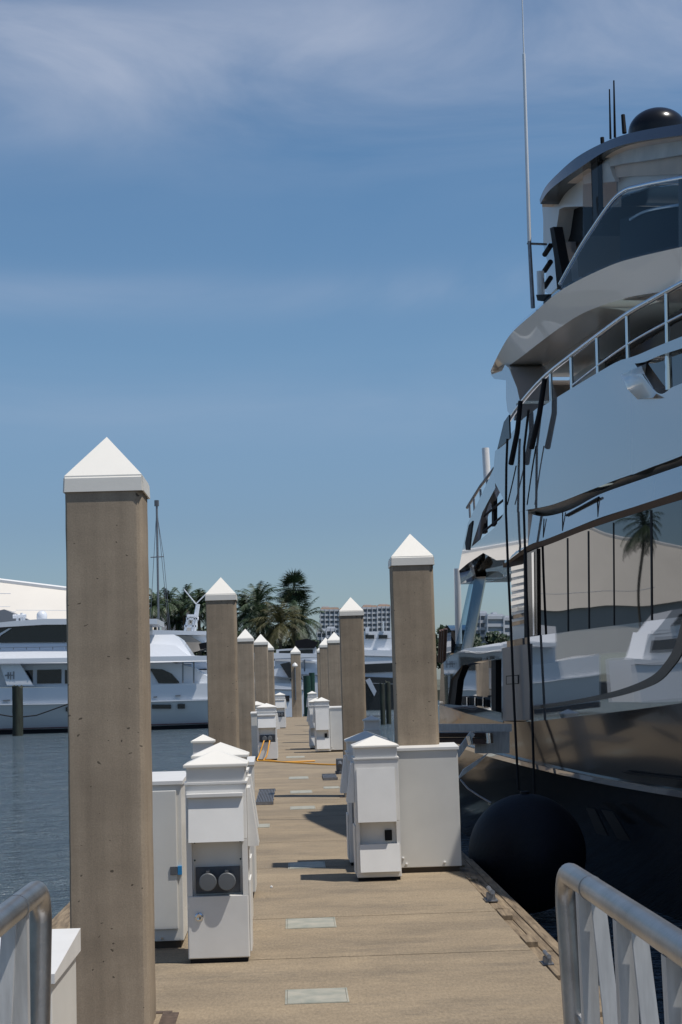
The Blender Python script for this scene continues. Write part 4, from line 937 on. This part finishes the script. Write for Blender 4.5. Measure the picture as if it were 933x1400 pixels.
# palms
def palm(px, cy, by, Y, rpx, lab, seed, mt='frond', fan=False, n=34, lean=0):
    random.seed(seed); c = on_y(px, cy, Y); r_ = rpx*Y/F*1.22
    rt = thing('palm_tree', lab, 'palm', (c.x-lean, c.y, .4), group='palm trees on the far shore'); h = c.z-.4
    m = MB(); m.tube([(0,0,0),(lean*.15,0,h*.35),(lean*.5,0,h*.7),(lean,0,h)], .26, 10, r2=.17); m.build('trunk', M['trunk'], rt, smooth=60)
    m = MB()
    for i in range(n):
        az_ = i*2.399 + random.uniform(-.3,.3); e0 = random.uniform(-.75, 1.35) if not fan else random.uniform(-.9,1.4)
        ln = r_*random.uniform(.85,1.2)*(1 if not fan else .9); p = Vector((lean,0,h)); d = Vector((math.cos(az_)*math.cos(e0), math.sin(az_)*math.cos(e0), math.sin(e0)))
        ns = 10; pts = [p.copy()]
        for k in range(ns):
            pts.append(pts[-1] + d*ln/ns); d = (d + Vector((0,0,-.13 if not fan else -.02))).normalized()
        if fan:
            ce = pts[5]; ax = (pts[6]-pts[5]).normalized(); sd_ = ax.cross(Vector((0,0,1))).normalized(); up = sd_.cross(ax)
            m.face([pts[0]+sd_*.02, pts[0]-sd_*.02, ce-sd_*.02, ce+sd_*.02])
            for k in range(13):
                a_ = (k-6)/6*1.9; dd = ax*math.cos(a_)+sd_*math.sin(a_); q = dd.cross(up).normalized(); L_ = ln*.55
                m.face([ce, ce+dd*L_*.5+q*.05+up*.03, ce+dd*L_+Vector((0,0,-.12)), ce+dd*L_*.5-q*.05])
        else:
            for k in range(1, ns+1):
                p_ = pts[k]; t_ = (pts[k]-pts[k-1]).normalized(); sd_ = t_.cross(Vector((0,0,1))).normalized()
                for s_ in (-1,1):
                    for u in (0,.5):
                        o_ = p_ - t_*ln/ns*u; L_ = r_*.30*math.sin(math.pi*(k-u*.5)/(ns+1.5))**.6
                        tip = o_ + sd_*s_*L_*.8 + t_*L_*.45 + Vector((0,0,-L_*random.uniform(.2,.7)))
                        m.face([o_+t_*.06, o_-t_*.06, tip])
                if k < ns+1: m.face([pts[k-1]+sd_*.03, pts[k-1]-sd_*.03, pts[k]-sd_*.02, pts[k]+sd_*.02])
    m.build('crown', M[mt], rt)
palm(352,826,885,195,31,'feathery coconut palm left of the tallest palm, behind the small left piles',21, n=46)
palm(402,806,885,198,24,'tallest palm of the group, dense round fan crown against the sky',22,fan=True, n=80)
palm(400,828,885,199,24,'fan palm crown filling below the tallest palm',27,fan=True, n=70)
palm(412,850,885,192,30,'low palm with drooping fronds right of the tallest palm',23, n=40)
palm(383,852,885,190,32,'yellow-green young palm in front of the tallest palm',24,'frondy', n=44)
palm(360,852,885,193,28,'dark short palm under the feathery coconut palm',28, n=44)
palm(-640,742,900,150,42,'tall palm beyond the left edge, mirrored in the saloon windows of the big yacht',41, n=44)
palm(-850,770,900,140,40,'shorter palm beyond the left edge, mirrored further right in the yacht windows',42, n=44)
palm(335,838,885,197,24,'small palm just right of the second left pile',29, n=40)
palm(212,828,885,200,22,'palm at the right edge of the largest pile',31, n=40)
palm(230,826,885,202,20,'palm just left of the white house roof',32, n=40)
palm(252,822,885,204,22,'palm whose crown rises over the white house',33, n=44)
palm(272,826,885,200,21,'palm behind the white fishing tower',34, n=44)
palm(286,830,885,198,22,'palm against the left edge of the second pile',35, n=44)
palm(242,850,885,206,15,'small palm in front of the white house wall',36, n=36)
# shrubs and broadleaf trees on the shore
def tree(px, ty, Y, wpx, lab, seed, group='broadleaf trees along the far shore', big=.6):
    random.seed(seed); c = on_y(px, ty-9, Y); rw = wpx/2*Y/F*1.15; zt = c.z; hh_ = zt-.4
    rt = thing('broadleaf_tree', lab, 'tree', (c.x, c.y, .4), group=group)
    m = MB(); m.tube([(0,0,0),(.1,0,hh_*.5)], .35, 8, r2=.2)
    for k in range(4): a_ = k*1.6; m.tube([(.1,0,hh_*.4),(math.cos(a_)*rw*.5, math.sin(a_)*rw*.5, hh_*.75)], .15, 6, r2=.06)
    m.build('trunk', M['trunk'], rt)
    m = MB(); cl_ = [(random.uniform(-.75,.75)*rw, random.uniform(-.5,.5)*rw, hh_*random.uniform(.35,.85), random.uniform(.25,.42)*min(rw, hh_*.6)) for _ in range(16)]
    for (x,y,z,r_) in cl_:
        for _ in range(90):
            v = Vector((random.gauss(0,1), random.gauss(0,1), random.gauss(0,1))).normalized()*r_*random.uniform(.5,1.05)
            p = Vector((x,y,z))+v; a = Vector((random.gauss(0,1), random.gauss(0,1), random.gauss(0,1))).normalized(); b2 = a.orthogonal().normalized(); s_ = big*random.uniform(.3,.7)
            m.face([p-a*s_, p+b2*s_*.6, p+a*s_, p-b2*s_*.6])
    m.build('crown', M['leaf'], rt)
for i, (px, ty, Y, wpx, lab) in enumerate(((215,852,208,30,'low dark tree behind the largest pile edge'),(248,862,210,40,'low dark tree under the white house'),(290,852,212,44,'low dark tree behind second left pile'),(330,862,206,44,'dark bushy tree left of the palm group'),(365,862,208,44,'dark bushy tree under the coconut palm'),(400,866,207,40,'dark bushy tree at foot of the tallest palm'),(428,874,214,30,'dark bushy tree right of the palm group'),
    (603,858,260,40,'dark tree seen right of the broad right pile'),(634,868,300,50,'dark tree behind the stern pillar of the big yacht'),(662,868,310,46,'dark tree under the white apartment block seen through the yacht'),(690,870,305,40,'dark tree at right end of the row seen through the yacht'),(560,880,300,50,'low dark tree hidden behind the broad right pile'))):
    tree(px, ty, Y, wpx, lab, 50+i, big=.75 if Y < 250 else 1.0)

# apartment towers
def tower(x0, x1, ty, Y, floors, cols, lab, roof='tile', steps=None):
    rt = thing('apartment_tower', lab, 'apartment building', tuple(on_y((x0+x1)/2, 934, Y)), group='apartment buildings far away', world=True)
    d = 22*Y/900; byy = 936
    bpart('wall', 'condoglass', rt, [(x0,ty),(x1,ty),(x1,byy),(x0,byy)], Y, d)
    m = MB()
    for k in range(floors):
        y_ = ty + (byy-ty)*k/floors; hh_ = (byy-ty)/floors
        py_(m, [(x0-.5,y_),(x1+.5,y_),(x1+.5,y_+hh_*.42),(x0-.5,y_+hh_*.42)], Y-2, d+3)
    m.build('balcony', M['condo'], rt)
    m = MB()
    for k in range(cols+1):
        x_ = x0 + (x1-x0)*k/cols; py_(m, [(x_-.45,ty-.5),(x_+.45,ty-.5),(x_+.45,byy),(x_-.45,byy)], Y-2.5, 3)
    m.build('pier', M['condo'], rt)
    bpart('roof', 'tile' if roof == 'tile' else 'condo', rt, [(x0+1,ty-2.5),(x1-1,ty-2.5),(x1,ty),(x0,ty)], Y-1, d)
    for q in (steps or []): bpart('penthouse', 'condo', rt, q, Y+2, d*.5)
tower(438.5, 464, 833, 880, 16, 4, 'left distant apartment tower with terracotta top, right of the palms', steps=[[(441,829),(450,829),(450,833),(441,833)],[(454,830),(461,830),(461,833),(454,833)]])
tower(496, 516, 830, 900, 16, 3, 'middle distant apartment tower, just right of the second right pile', steps=[[(498,826.5),(508,826.5),(508,830),(498,830)]])
tower(516.8, 534, 829, 905, 16, 3, 'right distant apartment tower, next to the broad right pile', steps=[[(520,825.5),(530,825.5),(530,829),(520,829)]])
tower(464.5, 495, 834, 890, 16, 4, 'distant apartment tower hidden mostly behind the second right pile', steps=[])
tower(434, 446, 862, 600, 8, 2, 'low white apartment block in front of the left distant tower', roof='flat')
tower(447, 459, 859, 610, 8, 2, 'low pale apartment block beside the low white one', roof='flat')
tower(648, 666, 838, 700, 10, 2, 'left wing of the white apartment block seen through the yacht stern', roof='flat', steps=[[(656,836),(664,836),(664,838.5),(656,838.5)]])
tower(667, 689, 842, 690, 9, 1, 'striped white apartment block with long balconies seen through the yacht stern', roof='flat', steps=[[(674,837),(680,837),(680,842),(674,842)]])
tower(690, 700, 844, 695, 9, 1, 'narrow white apartment wing right of the striped block', roof='flat')

for o in bpy.data.objects:
    for k in ('_wx','_wy','_wz'):
        if k in o: del o[k]
